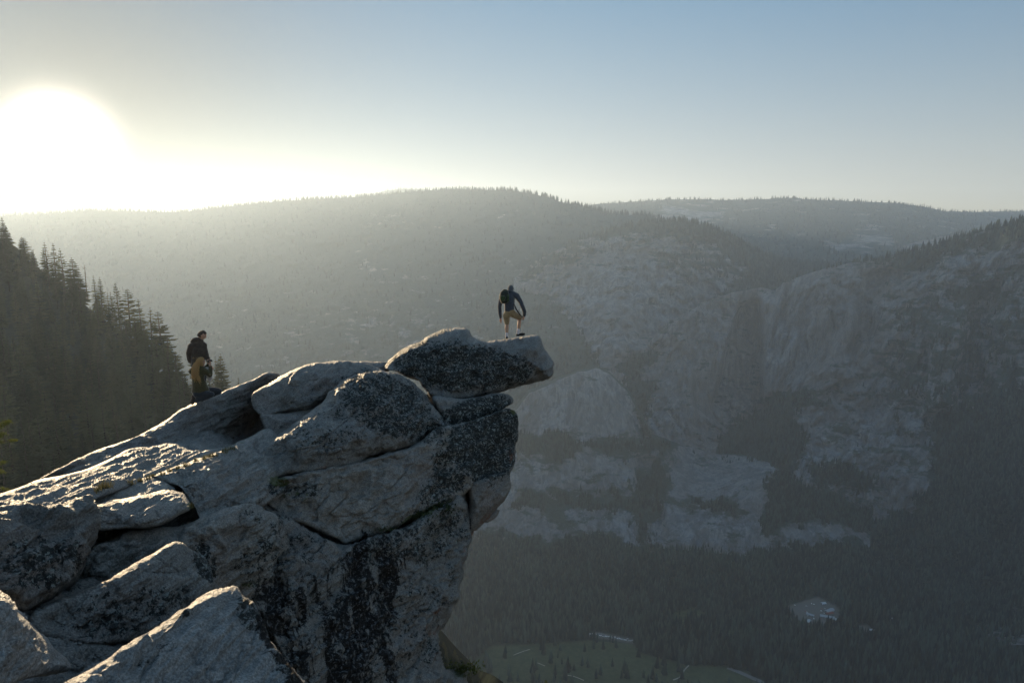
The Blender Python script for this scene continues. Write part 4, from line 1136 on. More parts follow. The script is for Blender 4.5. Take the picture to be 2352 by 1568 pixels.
GRP = 'conifers massed on the left slope'
LABM = 'dark hazy conifer within the dense forest below the skyline on the left slope'
r_ = random.Random(12)
sk_ = np.array(SL, float)
spots = []
cell = {}
tries = 0
while len(spots) < 276 and tries < 30000:
    tries += 1
    u = r_.uniform(-150, 520)
    s0 = float(np.interp(u, sk_[:, 0], sk_[:, 1])); t0 = float(np.interp(u, sk_[:, 0], sk_[:, 2]))
    v = s0 + 12 + (1290 - s0) * r_.random() ** 1.1
    # hidden by the near granite
    if v > 1130 + 150 - 0.45 * max(u, 0): continue
    f = (v - s0) / (1300 - s0)
    t = t0 * (1 - f) + (150 + 0.1 * u) * f
    dmin = 15 + 14 * f
    if any(abs(u - a) < dmin and abs(v - b) < dmin * 1.1 for a, b, _ in spots): continue
    spots.append((u, v, t))
spots.sort(key=lambda s: -s[2])
protos = {}
for u, v, t in spots:
    t = ground_depth(u, v, t)
    h = r_.uniform(17, 33) * (0.75 if t > 340 else 0.9)
    kind = r_.choice(['fir', 'fir', 'dense', 'narrow', 'ragged', 'sparse', 'young'])
    b_ = at(u, v, t)
    if kind not in protos or r_.random() < 0.15:
        protos[kind] = make_tree(kind, b_, h, LABM, GRP, width=r_.uniform(0.85, 1.2))
    else:
        o = copy_thing(protos[kind])
        o.location = tuple(b_); o.rotation_euler = (0, 0, r_.uniform(0, 6.28)); k = r_.uniform(0.85, 1.2); o.scale = (h * k, h * k, h)
        tag(o, LABM, None, GRP)

# wooded gully under the overhang, seen past the cliff foot
M_GULLY = simple_mat('gully_scrub', (0.012, 0.015, 0.011), 1.0, 0.0, var=0.7, scale=0.12)
GS = [(900, 1350, 330), (960, 1415, 330), (1000, 1462, 340), (1035, 1508, 345), (1062, 1540, 340), (1105, 1590, 330), (1200, 1670, 320), (1400, 1790, 320)]
sheet('gully_slope', GS, [(900, 1900), (1400, 1900)], [(1000, 1500, 240), (1150, 1600, 220), (1000, 1850, 110), (1300, 1850, 160)], 4, 80, M_GULLY, 0.95, [(0.3, [(1060, 1480), (1110, 1480), (1130, 1560), (1080, 1570)]), (0.9, [(1110, 1470), (1250, 1560), (1200, 1620), (1110, 1560)])], 7, 20, roll=(80, 0.8), seed=10)
gsk = np.array(GS, float)
for i, (u, v, t) in enumerate([(r_.uniform(985, 1180), 0, 0) for _ in range(60)]):
    s0 = float(np.interp(u, gsk[:, 0], gsk[:, 1])); f = r_.random() ** 1.3
    v = s0 + 12 + f * 220; t = ground_depth(u, v, 330 - 170 * f)
    make_tree(r_.choice(['fir', 'narrow', 'dense', 'young']), at(u, v + 2, t), r_.uniform(9, 17), 'small dark conifer in the gully below the overhanging cliff', 'conifers in the gully below the cliff')

# golden-lit treetop at the bottom edge
gm = conifer_meshes('young', 77, M_NEEDLE_LIT)
b_ = at(1251, 1720, 46); make_tree('young', b_, at(1251, 1542, 46)[2] - b_[2], 'golden-green lit fir top poking up at the bottom edge of the picture', meshes=gm, width=1.25)
b_ = at(1285, 1740, 50); make_tree('young', b_, at(1285, 1562, 50)[2] - b_[2], 'smaller lit conifer tip right beside the golden-green fir top', meshes=gm, width=1.0)

# pine whose branches reach in at the left edge
root = empty('pine_tree', tuple(at(-150, 1150, 17)))
tag(root, 'near pine at the left edge, only its lit green branch ends in view', 'pine tree')
def loc(u, v, t=17.0): return Vector((at(u, v, t) - np.array(root.location)).tolist())
tr = MB()
tr.tube([loc(-160, 1500), loc(-152, 1300), loc(-150, 1100), loc(-146, 900), loc(-142, 700)], [0.24, 0.20, 0.17, 0.13, 0.08], 10)
link('trunk', tr.mesh('trunk', M_BARK, True), root)
BR = [((-148, 1010), (-60, 985), (0, 978), (18, 968), [(-20, 9), (0, 12), (12, 9), (20, 6)]), ((-148, 1040), (-60, 1010), (0, 1000), (10, 994), [(-15, 9), (-2, 9), (8, 6)]),
      ((-148, 1060), (-60, 1025), (8, 1014), (37, 1011), [(24, 5), (31, 5), (36, 3), (-20, 8), (0, 7)]), ((-150, 1110), (-80, 1075), (0, 1063), (12, 1060), [(-20, 9), (-6, 9), (6, 6)]),
      ((-150, 1140), (-80, 1090), (-10, 1078), (10, 1085), [(-20, 10), (0, 7), (8, 5)]), ((-150, 1000), (-100, 930), (-60, 915), (-20, 905), [(-60, 12), (-30, 9)]), ((-150, 1150), (-90, 1125), (0, 1120), (25, 1128), [(5, 5), (16, 5), (24, 4)])]
rr = random.Random(9)
for a, b2, c, d, cl in BR:
    m = MB(); m.tube([loc(*a), loc(*b2), loc(*c), loc(*d)], [0.05, 0.03, 0.012, 0.004], 5)
    br = link('branch', m.mesh('branch', M_BARK, True), root)
    nm = MB()
    for cu, cw in cl:
        cv = np.interp(cu, [a[0], b2[0], c[0], d[0]], [a[1], b2[1], c[1], d[1]])
        for i in range(int(26 * cw)):
            p = loc(cu + rr.gauss(0, cw * 0.55), cv + rr.gauss(0, cw * 0.33), 17 + rr.gauss(0, .12))
            dr = Vector((rr.gauss(0.3, 1), rr.gauss(0, 1), rr.gauss(0.4, 0.9))).normalized() * rr.uniform(.03, .065)
            sd = dr.cross(Vector((rr.random(), rr.random(), rr.random()))).normalized() * 0.007
            nm.tri(p - sd, p + sd, p + dr)
    link('needles', nm.mesh('needles', M_NEEDLE_LIT, False), br)

# ------------------------------------------------------------------ grass and small bushes in the cracks
M_GRASS = needle_mat('dry_grass', (0.06, 0.055, 0.025), (0.13, 0.11, 0.05), 0.15)
M_BUSH = needle_mat('dark_shrub', (0.02, 0.028, 0.012), (0.05, 0.06, 0.022), 0.1)
deps = bpy.context.evaluated_depsgraph_get()
bpy.context.view_layer.update()
def hit(u, v):
    """the foreground surface seen at picture point u, v"""
    d = Vector(dirs(u, v).tolist()).normalized()
    ok_, p, n, i, o, m = S.ray_cast(bpy.context.evaluated_depsgraph_get(), Vector((0, 0, 0)), d)
    return p if ok_ and p.length < 40 else None
def tuft(u, v, h, n, lab, grp=None, mat=None, name='grass_tuft', cat='grass tuft', bush=False):
    p = hit(u, v)
    if p is None: return
    m = MB(); r = random.Random(int(u * 7 + v))
    for i in range(n):
        a = r.uniform(0, 6.28); q = Vector((r.gauss(0, h * .35), r.gauss(0, h * .3), -0.01))
        if bush:
            q = Vector((r.gauss(0, h * .8), r.gauss(0, h * .3), abs(r.gauss(0, h * .28))))
            dr = Vector((r.gauss(0, 1), r.gauss(0, 1), r.gauss(.5, .8))).normalized() * h * 0.22
            sd = dr.cross(Vector((r.random(), r.random(), 1))).normalized() * h * 0.05
            m.quad(q - sd, q + sd, q + dr + sd * .6, q + dr - sd * .6)
        else:
            L = h * r.uniform(.5, 1.1)
            tip = q + Vector((math.cos(a) * L * .45, math.sin(a) * L * .45, L))
            mid = q * .45 + tip * .55 + Vector((0, 0, L * .12))
            sd = Vector((-math.sin(a), math.cos(a), 0)) * 0.004
            m.quad(q - sd, q + sd, mid + sd * .7, mid - sd * .7); m.tri(mid - sd * .7, mid + sd * .7, tip)
    o = link(name, m.mesh(name, mat or M_GRASS, False)); o.location = p
    tag(o, lab, cat, grp)
G1 = 'grass tufts along the crack across the left slabs'
for u, v in [(450, 1060), (470, 1054), (492, 1047), (515, 1040), (535, 1031), (390, 1083), (372, 1090), (354, 1095), (338, 1101), (322, 1106), (428, 1069), (408, 1077), (300, 1112), (520, 1034), (480, 1050)]:
    tuft(u, v, 0.09, 46, 'thin dry grass tuft growing in the crack across the left slabs', G1)
tuft(240, 1122, 0.16, 80, 'larger green-yellow grass clump left of the low humped rock')
tuft(224, 1127, 0.10, 40, 'small grass clump at the left end of the humped rock crack')
tuft(438, 1166, 0.09, 60, 'yellow-green tuft at the right end of the rippled boulder')
tuft(945, 1189, 0.28, 500, 'dark low bush in the crack of the cliff, left of the pair', mat=M_BUSH, name='bush', cat='bush', bush=True)
tuft(985, 1172, 0.34, 600, 'dark low bush in the crack of the cliff, right of the pair', mat=M_BUSH, name='bush', cat='bush', bush=True)
tuft(880, 1218, 0.16, 200, 'small dark shrub low in the cliff crack, left of the bushes', mat=M_BUSH, name='bush', cat='bush', bush=True)
tuft(556, 1342, 0.14, 160, 'small shrub behind the tip of the nearest wedge boulder', mat=M_BUSH, name='bush', cat='bush', bush=True)
tuft(1065, 1540, 0.34, 400, 'mossy green shrub on the rock at the foot of the cliff', mat=M_NEEDLE_LIT, name='bush', cat='bush', bush=True)
# ------------------------------------------------------------------ people
def cloth(name, c, rough=0.9, var=0.15, sc=14.0, bump=0.006):
    m = simple_mat(name, c, rough, 0.1, var, sc)
    nt = m.node_tree; N = NB(nt)
    h = N.noise(N.obj(), 9.0, 4, 0.6)
    b = nt.nodes['Principled BSDF']
    nt.links.new(N.bump(h, bump * 3, 0.8), b.inputs['Normal'])
    b.inputs['Sheen Weight'].default_value = 0.45; b.inputs['Sheen Roughness'].default_value = 0.45; b.inputs['Sheen Tint'].default_value = (1.0, 0.93, 0.85, 1)
    return m
M_SKIN = simple_mat('skin', (0.42, 0.235, 0.16), 0.55, 0.35, 0.08, 20)
M_SKIN.node_tree.nodes['Principled BSDF'].inputs['Subsurface Weight'].default_value = 0.08
M_JNAVY = cloth('slate_jacket', (0.060, 0.064, 0.078))
M_JBROWN = cloth('brown_hooded_jacket', (0.062, 0.046, 0.036))
M_OLIVE = cloth('olive_jacket', (0.062, 0.048, 0.022))
M_TAN = cloth('tan_shorts', (0.30, 0.21, 0.115))
M_DENIM = cloth('dark_trousers', (0.030, 0.030, 0.034))
M_BOOT = cloth('boot_leather', (0.045, 0.032, 0.024))
M_SHOE = cloth('black_shoe', (0.018, 0.018, 0.020), 0.6)
M_SOCK = cloth('white_sock', (0.62, 0.54, 0.54))
M_HOOD = cloth('grey_hood', (0.075, 0.080, 0.085))
M_PACK = cloth('backpack_black_green', (0.022, 0.026, 0.018), 0.7, 0.5, 6.0)
M_PACKG = cloth('backpack_green', (0.035, 0.055, 0.022), 0.7)
M_BLACK = simple_mat('black_plastic', (0.012, 0.012, 0.013), 0.4, 0.5)
M_HAIRB = simple_mat('brown_hair', (0.045, 0.026, 0.015), 0.6, 0.3, 0.3, 40)
M_SCARF = cloth('pale_shirt', (0.42, 0.36, 0.32))
M_HAIRL = needle_mat('blond_hair', (0.20, 0.125, 0.06), (0.40, 0.26, 0.13), 0.45)

def skin_me(name, pts, edges, mat, sub=2, root=0, rough=0.0):
    """pts: (x, y, z, r across, r in depth); limbs grown round the bones and fused into one smooth surface"""
    bm_ = bmesh.new()
    P = [Vector(p[:3]) for p in pts]; R = [(p[3], p[4] if len(p) > 4 else p[3]) for p in pts]
    def ring(c, e1, e2, rx, ry, n=14):
        return [bm_.verts.new(c + e1 * (math.cos(6.28318 * k / n) * rx) + e2 * (math.sin(6.28318 * k / n) * ry)) for k in range(n)]
    for i, j in edges:
        d = (P[j] - P[i])
        L = d.length
        if L < 1e-5: continue
        d = d / L
        ref = Vector((1, 0, 0)) if abs(d.x) < 0.85 else Vector((0, 0, 1))
        e1 = (ref - d * ref.dot(d)).normalized(); e2 = d.cross(e1)
        rings = []
        for (c, (rx, ry), sgn) in ((P[i], R[i], -1), (P[j], R[j], 1)):
            m_ = min(rx, ry)
            seq = [(math.sin(t) * m_, math.cos(t)) for t in (0.0, 0.55, 1.0, 1.38)]
            rr_ = [ring(c + d * (sgn * o_), e1, e2, rx * k, ry * k) for o_, k in seq]
            rings += rr_[::-1] if sgn < 0 else rr_
        for r0, r1 in zip(rings, rings[1:]):
            for k in range(14):
                bm_.faces.new((r0[k], r0[(k + 1) % 14], r1[(k + 1) % 14], r1[k]))
        bm_.faces.new(rings[0][::-1]); bm_.faces.new(rings[-1])
    me = bpy.data.meshes.new(name); bm_.to_mesh(me); bm_.free()
    o = bpy.data.objects.new('tmp', me); COL.objects.link(o)
    mn = min(min(r) for r in R)
    mo = o.modifiers.new('r', 'REMESH'); mo.mode = 'VOXEL'; mo.voxel_size = max(0.0030, min(0.012, mn * 0.38))
    sm = o.modifiers.new('s', 'SMOOTH'); sm.factor = 0.5; sm.iterations = 5 if mn > .012 else 2
    bpy.context.view_layer.update()
    out = bpy.data.meshes.new_from_object(o.evaluated_get(bpy.context.evaluated_depsgraph_get()))
    out.name = name
    bpy.data.objects.remove(o)
    if mat is not M_SKIN and len(out.vertices):      # folds in the cloth
        nv = len(out.vertices)
        co = np.empty(nv * 3, np.float32); out.vertices.foreach_get('co', co); co = co.reshape(-1, 3).astype(float)
        no = np.empty(nv * 3, np.float32); out.vertex_normals.foreach_get('vector', no); no = no.reshape(-1, 3)
        fold = fbm(co * np.array([11, 11, 16]) + 3.3 * len(pts), 3, 0.5, ridged=True) * 0.0075 + fbm(co * 5.0, 2) * 0.008
        co = co + no * (fold * min(1.0, mn / 0.05))[:, None]
        out.vertices.foreach_set('co', co.astype(np.float32).ravel()); out.update()
    out.materials.clear(); out.materials.append(mat)
    for p in out.polygons: p.use_smooth = True
    return out

def chain(*p):
    return list(p), [(i, i + 1) for i in range(len(p) - 1)]

def merge(name, meshes, mat):
    bm_ = bmesh.new()
    for m in meshes: bm_.from_mesh(m)
    me = bpy.data.meshes.new(name); bm_.to_mesh(me); bm_.free()
    me.materials.append(mat)
    for p in me.polygons: p.use_smooth = True
    return me

def head_me(c, yaw, pitch, roll=0.0, s=1.0):
    """head with brow, eye sockets, nose, mouth, chin and ears; faces -y before turning"""
    bm_ = bmesh.new()
    bmesh.ops.create_icosphere(bm_, subdivisions=5, radius=1.0)
    for v in bm_.verts:
        x, y, z = v.co
        fr = max(0, -y)
        lo = max(0, -z)
        X = x * 0.076 * (1 - 0.30 * lo ** 1.5)
        Y = y * 0.096
        Z = z * 0.118
        if y > 0 and z < 0: Y *= 1 - 0.35 * lo
        Y -= 0.020 * math.exp(-((x / 0.16) ** 2) - ((z + 0.14) / 0.15) ** 2) * (fr > 0.2)          # nose
        Y -= 0.006 * math.exp(-((x / 0.45) ** 2) - ((z - 0.22) / 0.10) ** 2) * (fr > 0.2)          # brow
        for sx in (-1, 1):
            Y += 0.010 * math.exp(-(((x - sx * 0.36) / 0.16) ** 2) - ((z - 0.04) / 0.10) ** 2) * (fr > 0.2)  # eye sockets
        Y -= 0.006 * math.exp(-((x / 0.22) ** 2) - ((z + 0.46) / 0.07) ** 2) * (fr > 0.1)          # lips
        Y += 0.005 * math.exp(-((x / 0.22) ** 2) - ((z + 0.485) / 0.025) ** 2) * (fr > 0.1)
        Y -= 0.012 * math.exp(-((x / 0.3) ** 2) - ((z + 0.82) / 0.16) ** 2)                        # chin
        v.co = (X, Y, Z)
    for sx in (-1, 1):
        r = bmesh.ops.create_icosphere(bm_, subdivisions=2, radius=1.0)
        for v in r['verts']:
            v.co = Vector((sx * 0.076 + v.co.x * 0.010, 0.006 + v.co.y * 0.020, -0.008 + v.co.z * 0.032))
        r = bmesh.ops.create_icosphere(bm_, subdivisions=2, radius=0.0115)       # eyeballs
        for v in r['verts']: v.co += Vector((sx * 0.030, -0.080, 0.006))
    M = Matrix.Translation(Vector(c)) @ Matrix.Rotation(yaw, 4, 'Z') @ Matrix.Rotation(roll, 4, 'Y') @ Matrix.Rotation(pitch, 4, 'X') @ Matrix.Scale(s, 4)
    bmesh.ops.transform(bm_, matrix=M, verts=bm_.verts)
    me = bpy.data.meshes.new('head'); bm_.to_mesh(me); bm_.free()
    return me, M

def cap_me(M, grow, keep, mat, name, thick=True, rough=0.0, seed=1):
    """shell over the skull where keep(x,y,z) (unit sphere coordinates, face at -y)"""
    bm_ = bmesh.new()
    bmesh.ops.create_icosphere(bm_, subdivisions=5, radius=1.0)
    bmesh.ops.delete(bm_, geom=[v for v in bm_.verts if not keep(*v.co)], context='VERTS')
    r = random.Random(seed)
    for v in bm_.verts:
        g = grow + r.uniform(-rough, rough)
        v.co = Vector((v.co.x * (0.076 + g), v.co.y * (0.096 + g), v.co.z * (0.118 + g)))
    bmesh.ops.solidify(bm_, geom=bm_.faces[:], thickness=0.004)
    bmesh.ops.transform(bm_, matrix=M, verts=bm_.verts)
    me = bpy.data.meshes.new(name); bm_.to_mesh(me); bm_.free()
    me.materials.append(mat)
    for p in me.polygons: p.use_smooth = True
    return me

def hand_me(w, direc, palm_n, curl=0.3, s=1.0, side=1):
    """palm, four unequal fingers and a thumb leaving the side of the palm"""
    w = Vector(w); d = Vector(direc).normalized(); n = Vector(palm_n).normalized()
    a = d.cross(n).normalized() * side; n = a.cross(d).normalized() * side
    ms = []
    p, e = chain((*w, .024 * s, .017 * s), (*(w + d * .045 * s), .036 * s, .014 * s), (*(w + d * .088 * s), .038 * s, .012 * s))
    ms.append(skin_me('palm', p, e, M_SKIN, 1))
    for k, (off, L) in enumerate(((-.030, .068), (-.010, .080), (.010, .074), (.029, .056))):
        b = w + d * .085 * s + a * off * s
        d1 = (d * math.cos(curl) + n * math.sin(curl)); d2 = (d * math.cos(curl * 2.1) + n * math.sin(curl * 2.1)); d3 = (d * math.cos(curl * 2.9) + n * math.sin(curl * 2.9))
        q1 = b + d1 * L * .45 * s; q2 = q1 + d2 * L * .32 * s; q3 = q2 + d3 * L * .23 * s
        p, e = chain((*(b - d * .02 * s), .009 * s), (*b, .009 * s), (*q1, .0085 * s), (*q2, .008 * s), (*q3, .007 * s))
        ms.append(skin_me('finger', p, e, M_SKIN, 1))
    b = w + d * .025 * s - a * .026 * s
    q1 = b + (d * .55 - a * .75 + n * .25).normalized() * .04 * s; q2 = q1 + (d * .85 - a * .3 + n * .35).normalized() * .035 * s
    p, e = chain((*b, .011 * s), (*q1, .0105 * s), (*q2, .008 * s))
    ms.append(skin_me('thumb', p, e, M_SKIN, 1))
    return ms

def child(parent, name, me):
    return link(name, me, parent)

def shoe_me(name, heel, toe, ankle, mat, w=0.045, h=0.05):
    heel, toe, ankle = Vector(heel), Vector(toe), Vector(ankle)
    d = (toe - heel)
    p = [(*(heel), w * .8, h * .8), (*(heel + d * .35), w * .9, h * .95), (*(heel + d * .7), w * 1.08, h * .7), (*(heel + d * .97), w * .8, h * .45), (*(heel * .82 + toe * .18 + Vector((0, 0, h * 1.0))), w * .85, w * .85), (*(ankle), w * .82, w * .82)]
    return skin_me(name, p, [(0, 1), (1, 2), (2, 3), (0, 4), (4, 5)], mat, 2)

# ---- hiker on the overhanging boulder (seen from behind) ---------------------------------
bpy.context.view_layer.update()
T1 = 21.15
k1 = 0.1099 * T1 / F
O1 = at(*(1108.3 + 0.1099 * 507, 631.6 + 0.1099 * 1312), T1)
def a1(x, y, dep=0.0): return ((x - 507) * k1, dep, (1312 - y) * k1)
root = empty('person', tuple(O1))
tag(root, 'hiker in slate jacket and tan shorts stepping up on the overhanging boulder, seen from behind', 'person')
hm_, HM = head_me(a1(588, 298, .17), math.radians(180 - 12), math.radians(38), 0, 1.0)
pts = [(*a1(575, 765, 0), .135, .10), (*a1(570, 640, .01), .125, .10), (*a1(565, 500, .05), .145, .11), (*a1(570, 420, .09), .12, .09), (*a1(582, 350, .14), .055, .055), (*a1(587, 310, .17), .05, .05),
       (*a1(430, 415, .07), .06), (*a1(385, 520, .05), .048), (*a1(362, 650, .04), .042), (*a1(365, 790, .07), .036), (*a1(380, 915, .10), .025),
       (*a1(705, 425, .07), .06), (*a1(775, 530, .05), .048), (*a1(830, 660, .03), .042), (*a1(872, 770, .08), .035), (*a1(864, 868, .12), .025),
       (*a1(505, 830, .02), .095), (*a1(508, 940, .09), .072), (*a1(508, 1020, .07), .054), (*a1(505, 1110, .03), .060), (*a1(508, 1240, .0), .034), (*a1(509, 1290, .0), .036),
       (*a1(655, 830, .05), .095), (*a1(765, 905, .20), .068), (*a1(775, 960, .19), .055), (*a1(765, 1060, .15), .060), (*a1(748, 1180, .12), .035), (*a1(745, 1235, .12), .036)]
ed = [(0, 1), (1, 2), (2, 3), (3, 4), (4, 5), (3, 6), (6, 7), (7, 8), (8, 9), (9, 10), (3, 11), (11, 12), (12, 13), (13, 14), (14, 15), (0, 16), (16, 17), (17, 18), (18, 19), (19, 20), (20, 21), (0, 22), (22, 23), (23, 24), (24, 25), (25, 26), (26, 27)]
parts_ = [skin_me('body', pts, ed, M_SKIN), hm_]
parts_ += hand_me(a1(380, 920, .10), (-.08, .1, -1), (1, .2, 0), .22, 1.0, 1)
parts_ += hand_me(a1(864, 872, .12), (-.25, -.1, -1), (-1, -.4, -.1), .75, .95, -1)
child(root, 'body', merge('body', parts_, M_SKIN))
jk = [(*a1(565, 722, 0), .150, .125), (*a1(560, 640, .0), .148, .12), (*a1(558, 500, .04), .172, .13), (*a1(566, 405, .09), .145, .105), (*a1(580, 362, .12), .085, .075),
      (*a1(425, 415, .07), .080), (*a1(380, 520, .05), .062), (*a1(358, 650, .04), .058), (*a1(362, 780, .07), .052), (*a1(375, 885, .10), .046),
      (*a1(712, 430, .07), .085), (*a1(785, 540, .05), .070), (*a1(838, 660, .03), .062), (*a1(878, 770, .08), .054), (*a1(872, 850, .12), .042)]
je = [(0, 1), (1, 2), (2, 3), (3, 4), (3, 5), (5, 6), (6, 7), (7, 8), (8, 9), (3, 10), (10, 11), (11, 12), (12, 13), (13, 14)]
child(root, 'jacket', skin_me('jacket', jk, je, M_JNAVY))
child(root, 'hood', cap_me(HM, .016, lambda x, y, z: y > -0.42 or z > 0.5, M_HOOD, 'hood'))
sh = [(*a1(575, 765, 0), .150, .118), (*a1(500, 840, .02), .112), (*a1(506, 930, .07), .090), (*a1(510, 1000, .07), .078),
      (*a1(655, 825, .05), .112), (*a1(735, 870, .14), .092), (*a1(775, 905, .19), .076)]
child(root, 'shorts', skin_me('shorts', sh, [(0, 1), (1, 2), (2, 3), (0, 4), (4, 5), (5, 6)], M_TAN))
for (x0, y0, d0, x1, y1, d1) in ((507, 1222, .0, 508, 1290, .0), (750, 1140, .125, 744, 1232, .12)):
    p, e = chain((*a1(x0, y0, d0), .044), (*a1((x0 + x1) / 2, (y0 + y1) / 2, (d0 + d1) / 2), .043), (*a1(x1, y1, d1), .047))
    child(root, 'sock', skin_me('sock', p, e, M_SOCK, 2))
child(root, 'shoe', shoe_me('shoe', a1(509, 1306, -.03), a1(500, 1298, .20), a1(509, 1290, .0), M_SHOE))
child(root, 'shoe', shoe_me('shoe', a1(722, 1262, .12), a1(880, 1240, .10), a1(744, 1235, .12), M_SHOE))
m = MB(); m.tube([a1(655, 585, -.14), a1(700, 690, -.15), a1(770, 800, -.08), a1(835, 880, .06)], [.020, .022, .024, .016], 8)
child(root, 'jacket_flap', m.mesh('jacket_flap', M_BLACK, True))
# backpack
bp = empty('backpack', tuple(O1))
tag(bp, 'small black and green backpack worn by the hiker on the overhang', 'backpack')
bx = [(*a1(462, 520, -.14), .135, .10), (*a1(456, 450, -.14), .150, .105), (*a1(464, 380, -.11), .140, .095), (*a1(478, 340, -.08), .10, .07)]
child(bp, 'bag', skin_me('bag', bx, [(0, 1), (1, 2), (2, 3)], M_PACK))
pk = [(*a1(420, 505, -.245), .075, .035), (*a1(430, 440, -.245), .085, .035)]
child(bp, 'front_pocket', skin_me('front_pocket', pk, [(0, 1)], M_PACKG))
pk = [(*a1(525, 530, -.19), .05, .03), (*a1(520, 420, -.19), .055, .03)]
child(bp, 'side_panel', skin_me('side_panel', pk, [(0, 1)], M_PACKG))
for xs_ in ((480, 330, 440, 385, 400, 410), (520, 340, 610, 355, 640, 420)):
    m = MB(); m.tube([a1(xs_[0], xs_[1], -.08), a1(xs_[2], xs_[3] - 15, .02), a1(xs_[4], xs_[5] - 10, .16)], [.018, .020, .016], 6)
    child(bp, 'shoulder_strap', m.mesh('shoulder_strap', M_BLACK, True))
m = MB(); m.tube([a1(385, 560, -.1), a1(400, 600, -.06), a1(420, 570, -.12)], [.006, .006, .006], 5)
child(bp, 'hanging_strap', m.mesh('hanging_strap', M_BLACK, True))

# ---- standing man on the left ridge ------------------------------------------------------
T2 = 16.35
k2 = 0.1391 * T2 / F
O2 = at(401.9 + 0.1391 * 380, 735.0 + 0.1391 * 1372, T2)
def a2(x, y, dep=0.0): return ((x - 380) * k2, dep, (1372 - y) * k2)
root = empty('person', tuple(O2))
tag(root, 'standing man in dark hooded jacket looking down, behind the kneeling woman', 'person')
hm_, HM = head_me(a2(517, 240, .02), math.radians(118), math.radians(30), 0, .98)
pts = [(*a2(425, 750, 0), .125, .10), (*a2(430, 620, 0), .115, .10), (*a2(440, 480, 0), .14, .105), (*a2(455, 385, 0), .11, .09), (*a2(488, 315, .01), .056), (*a2(505, 275, .02), .05),
       (*a2(350, 410, -.05), .06), (*a2(305, 530, -.06), .046), (*a2(295, 640, -.02), .040), (*a2(330, 730, .05), .03),
       (*a2(525, 400, .04), .06), (*a2(550, 540, .03), .046), (*a2(590, 640, .03), .040), (*a2(613, 730, .03), .026),
       (*a2(385, 830, -.04), .085), (*a2(375, 1060, .02), .06), (*a2(360, 1190, -.01), .055), (*a2(350, 1330, -.04), .038),
       (*a2(465, 830, .05), .085), (*a2(455, 1060, .09), .06), (*a2(445, 1190, .06), .055), (*a2(435, 1330, .04), .038)]
ed = [(0, 1), (1, 2), (2, 3), (3, 4), (4, 5), (3, 6), (6, 7), (7, 8), (8, 9), (3, 10), (10, 11), (11, 12), (12, 13), (0, 14), (14, 15), (15, 16), (16, 17), (0, 18), (18, 19), (19, 20), (20, 21)]
parts_ = [skin_me('body', pts, ed, M_SKIN), hm_] + hand_me(a2(613, 735, .03), (.45, .1, -1), (-.6, .6, -.2), .5, 1.0, 1) + hand_me(a2(330, 735, .05), (.3, .2, -1), (1, 0, 0), .4, .95, -1)
child(root, 'body', merge('body', parts_, M_SKIN))
jk = [(*a2(425, 740, 0), .150, .125), (*a2(430, 620, 0), .150, .125), (*a2(440, 480, 0), .165, .13), (*a2(450, 385, 0), .135, .10), (*a2(478, 330, .01), .085, .075),
      (*a2(352, 415, -.05), .080), (*a2(312, 530, -.06), .064), (*a2(302, 640, -.02), .058), (*a2(335, 720, .05), .05),
      (*a2(525, 405, .04), .076), (*a2(548, 540, .03), .062), (*a2(580, 630, .03), .054), (*a2(604, 712, .03), .042)]
child(root, 'jacket', skin_me('jacket', jk, je[:4] + [(3, 5), (5, 6), (6, 7), (7, 8), (3, 9), (9, 10), (10, 11), (11, 12)], M_JBROWN))
hd = [(*a2(370, 345, -.04), .045, .04), (*a2(415, 315, -.06), .062, .05), (*a2(470, 305, -.04), .060, .05), (*a2(520, 340, .0), .040, .035)]
child(root, 'hood', skin_me('hood', hd, [(0, 1), (1, 2), (2, 3)], M_JBROWN))
tr_ = [(*a2(425, 765, 0), .130, .11), (*a2(385, 850, -.04), .100), (*a2(372, 1060, .02), .078), (*a2(350, 1320, -.04), .064), (*a2(468, 850, .05), .100), (*a2(455, 1060, .09), .078), (*a2(436, 1320, .04), .064)]
child(root, 'trousers', skin_me('trousers', tr_, [(0, 1), (1, 2), (2, 3), (0, 4), (4, 5), (5, 6)], M_DENIM))
child(root, 'boot', shoe_me('boot', a2(335, 1352, -.06), a2(420, 1358, .10), a2(350, 1320, -.04), M_BOOT))
child(root, 'boot', shoe_me('boot', a2(420, 1352, .02), a2(505, 1350, .17), a2(436, 1320, .04), M_BOOT))
child(root, 'hair', cap_me(HM, .004, lambda x, y, z: (z > 0.42 or (y > 0.02 and z > -0.5)) and not (y < -0.6 and z < 0.66), M_HAIRB, 'hair', rough=.002))

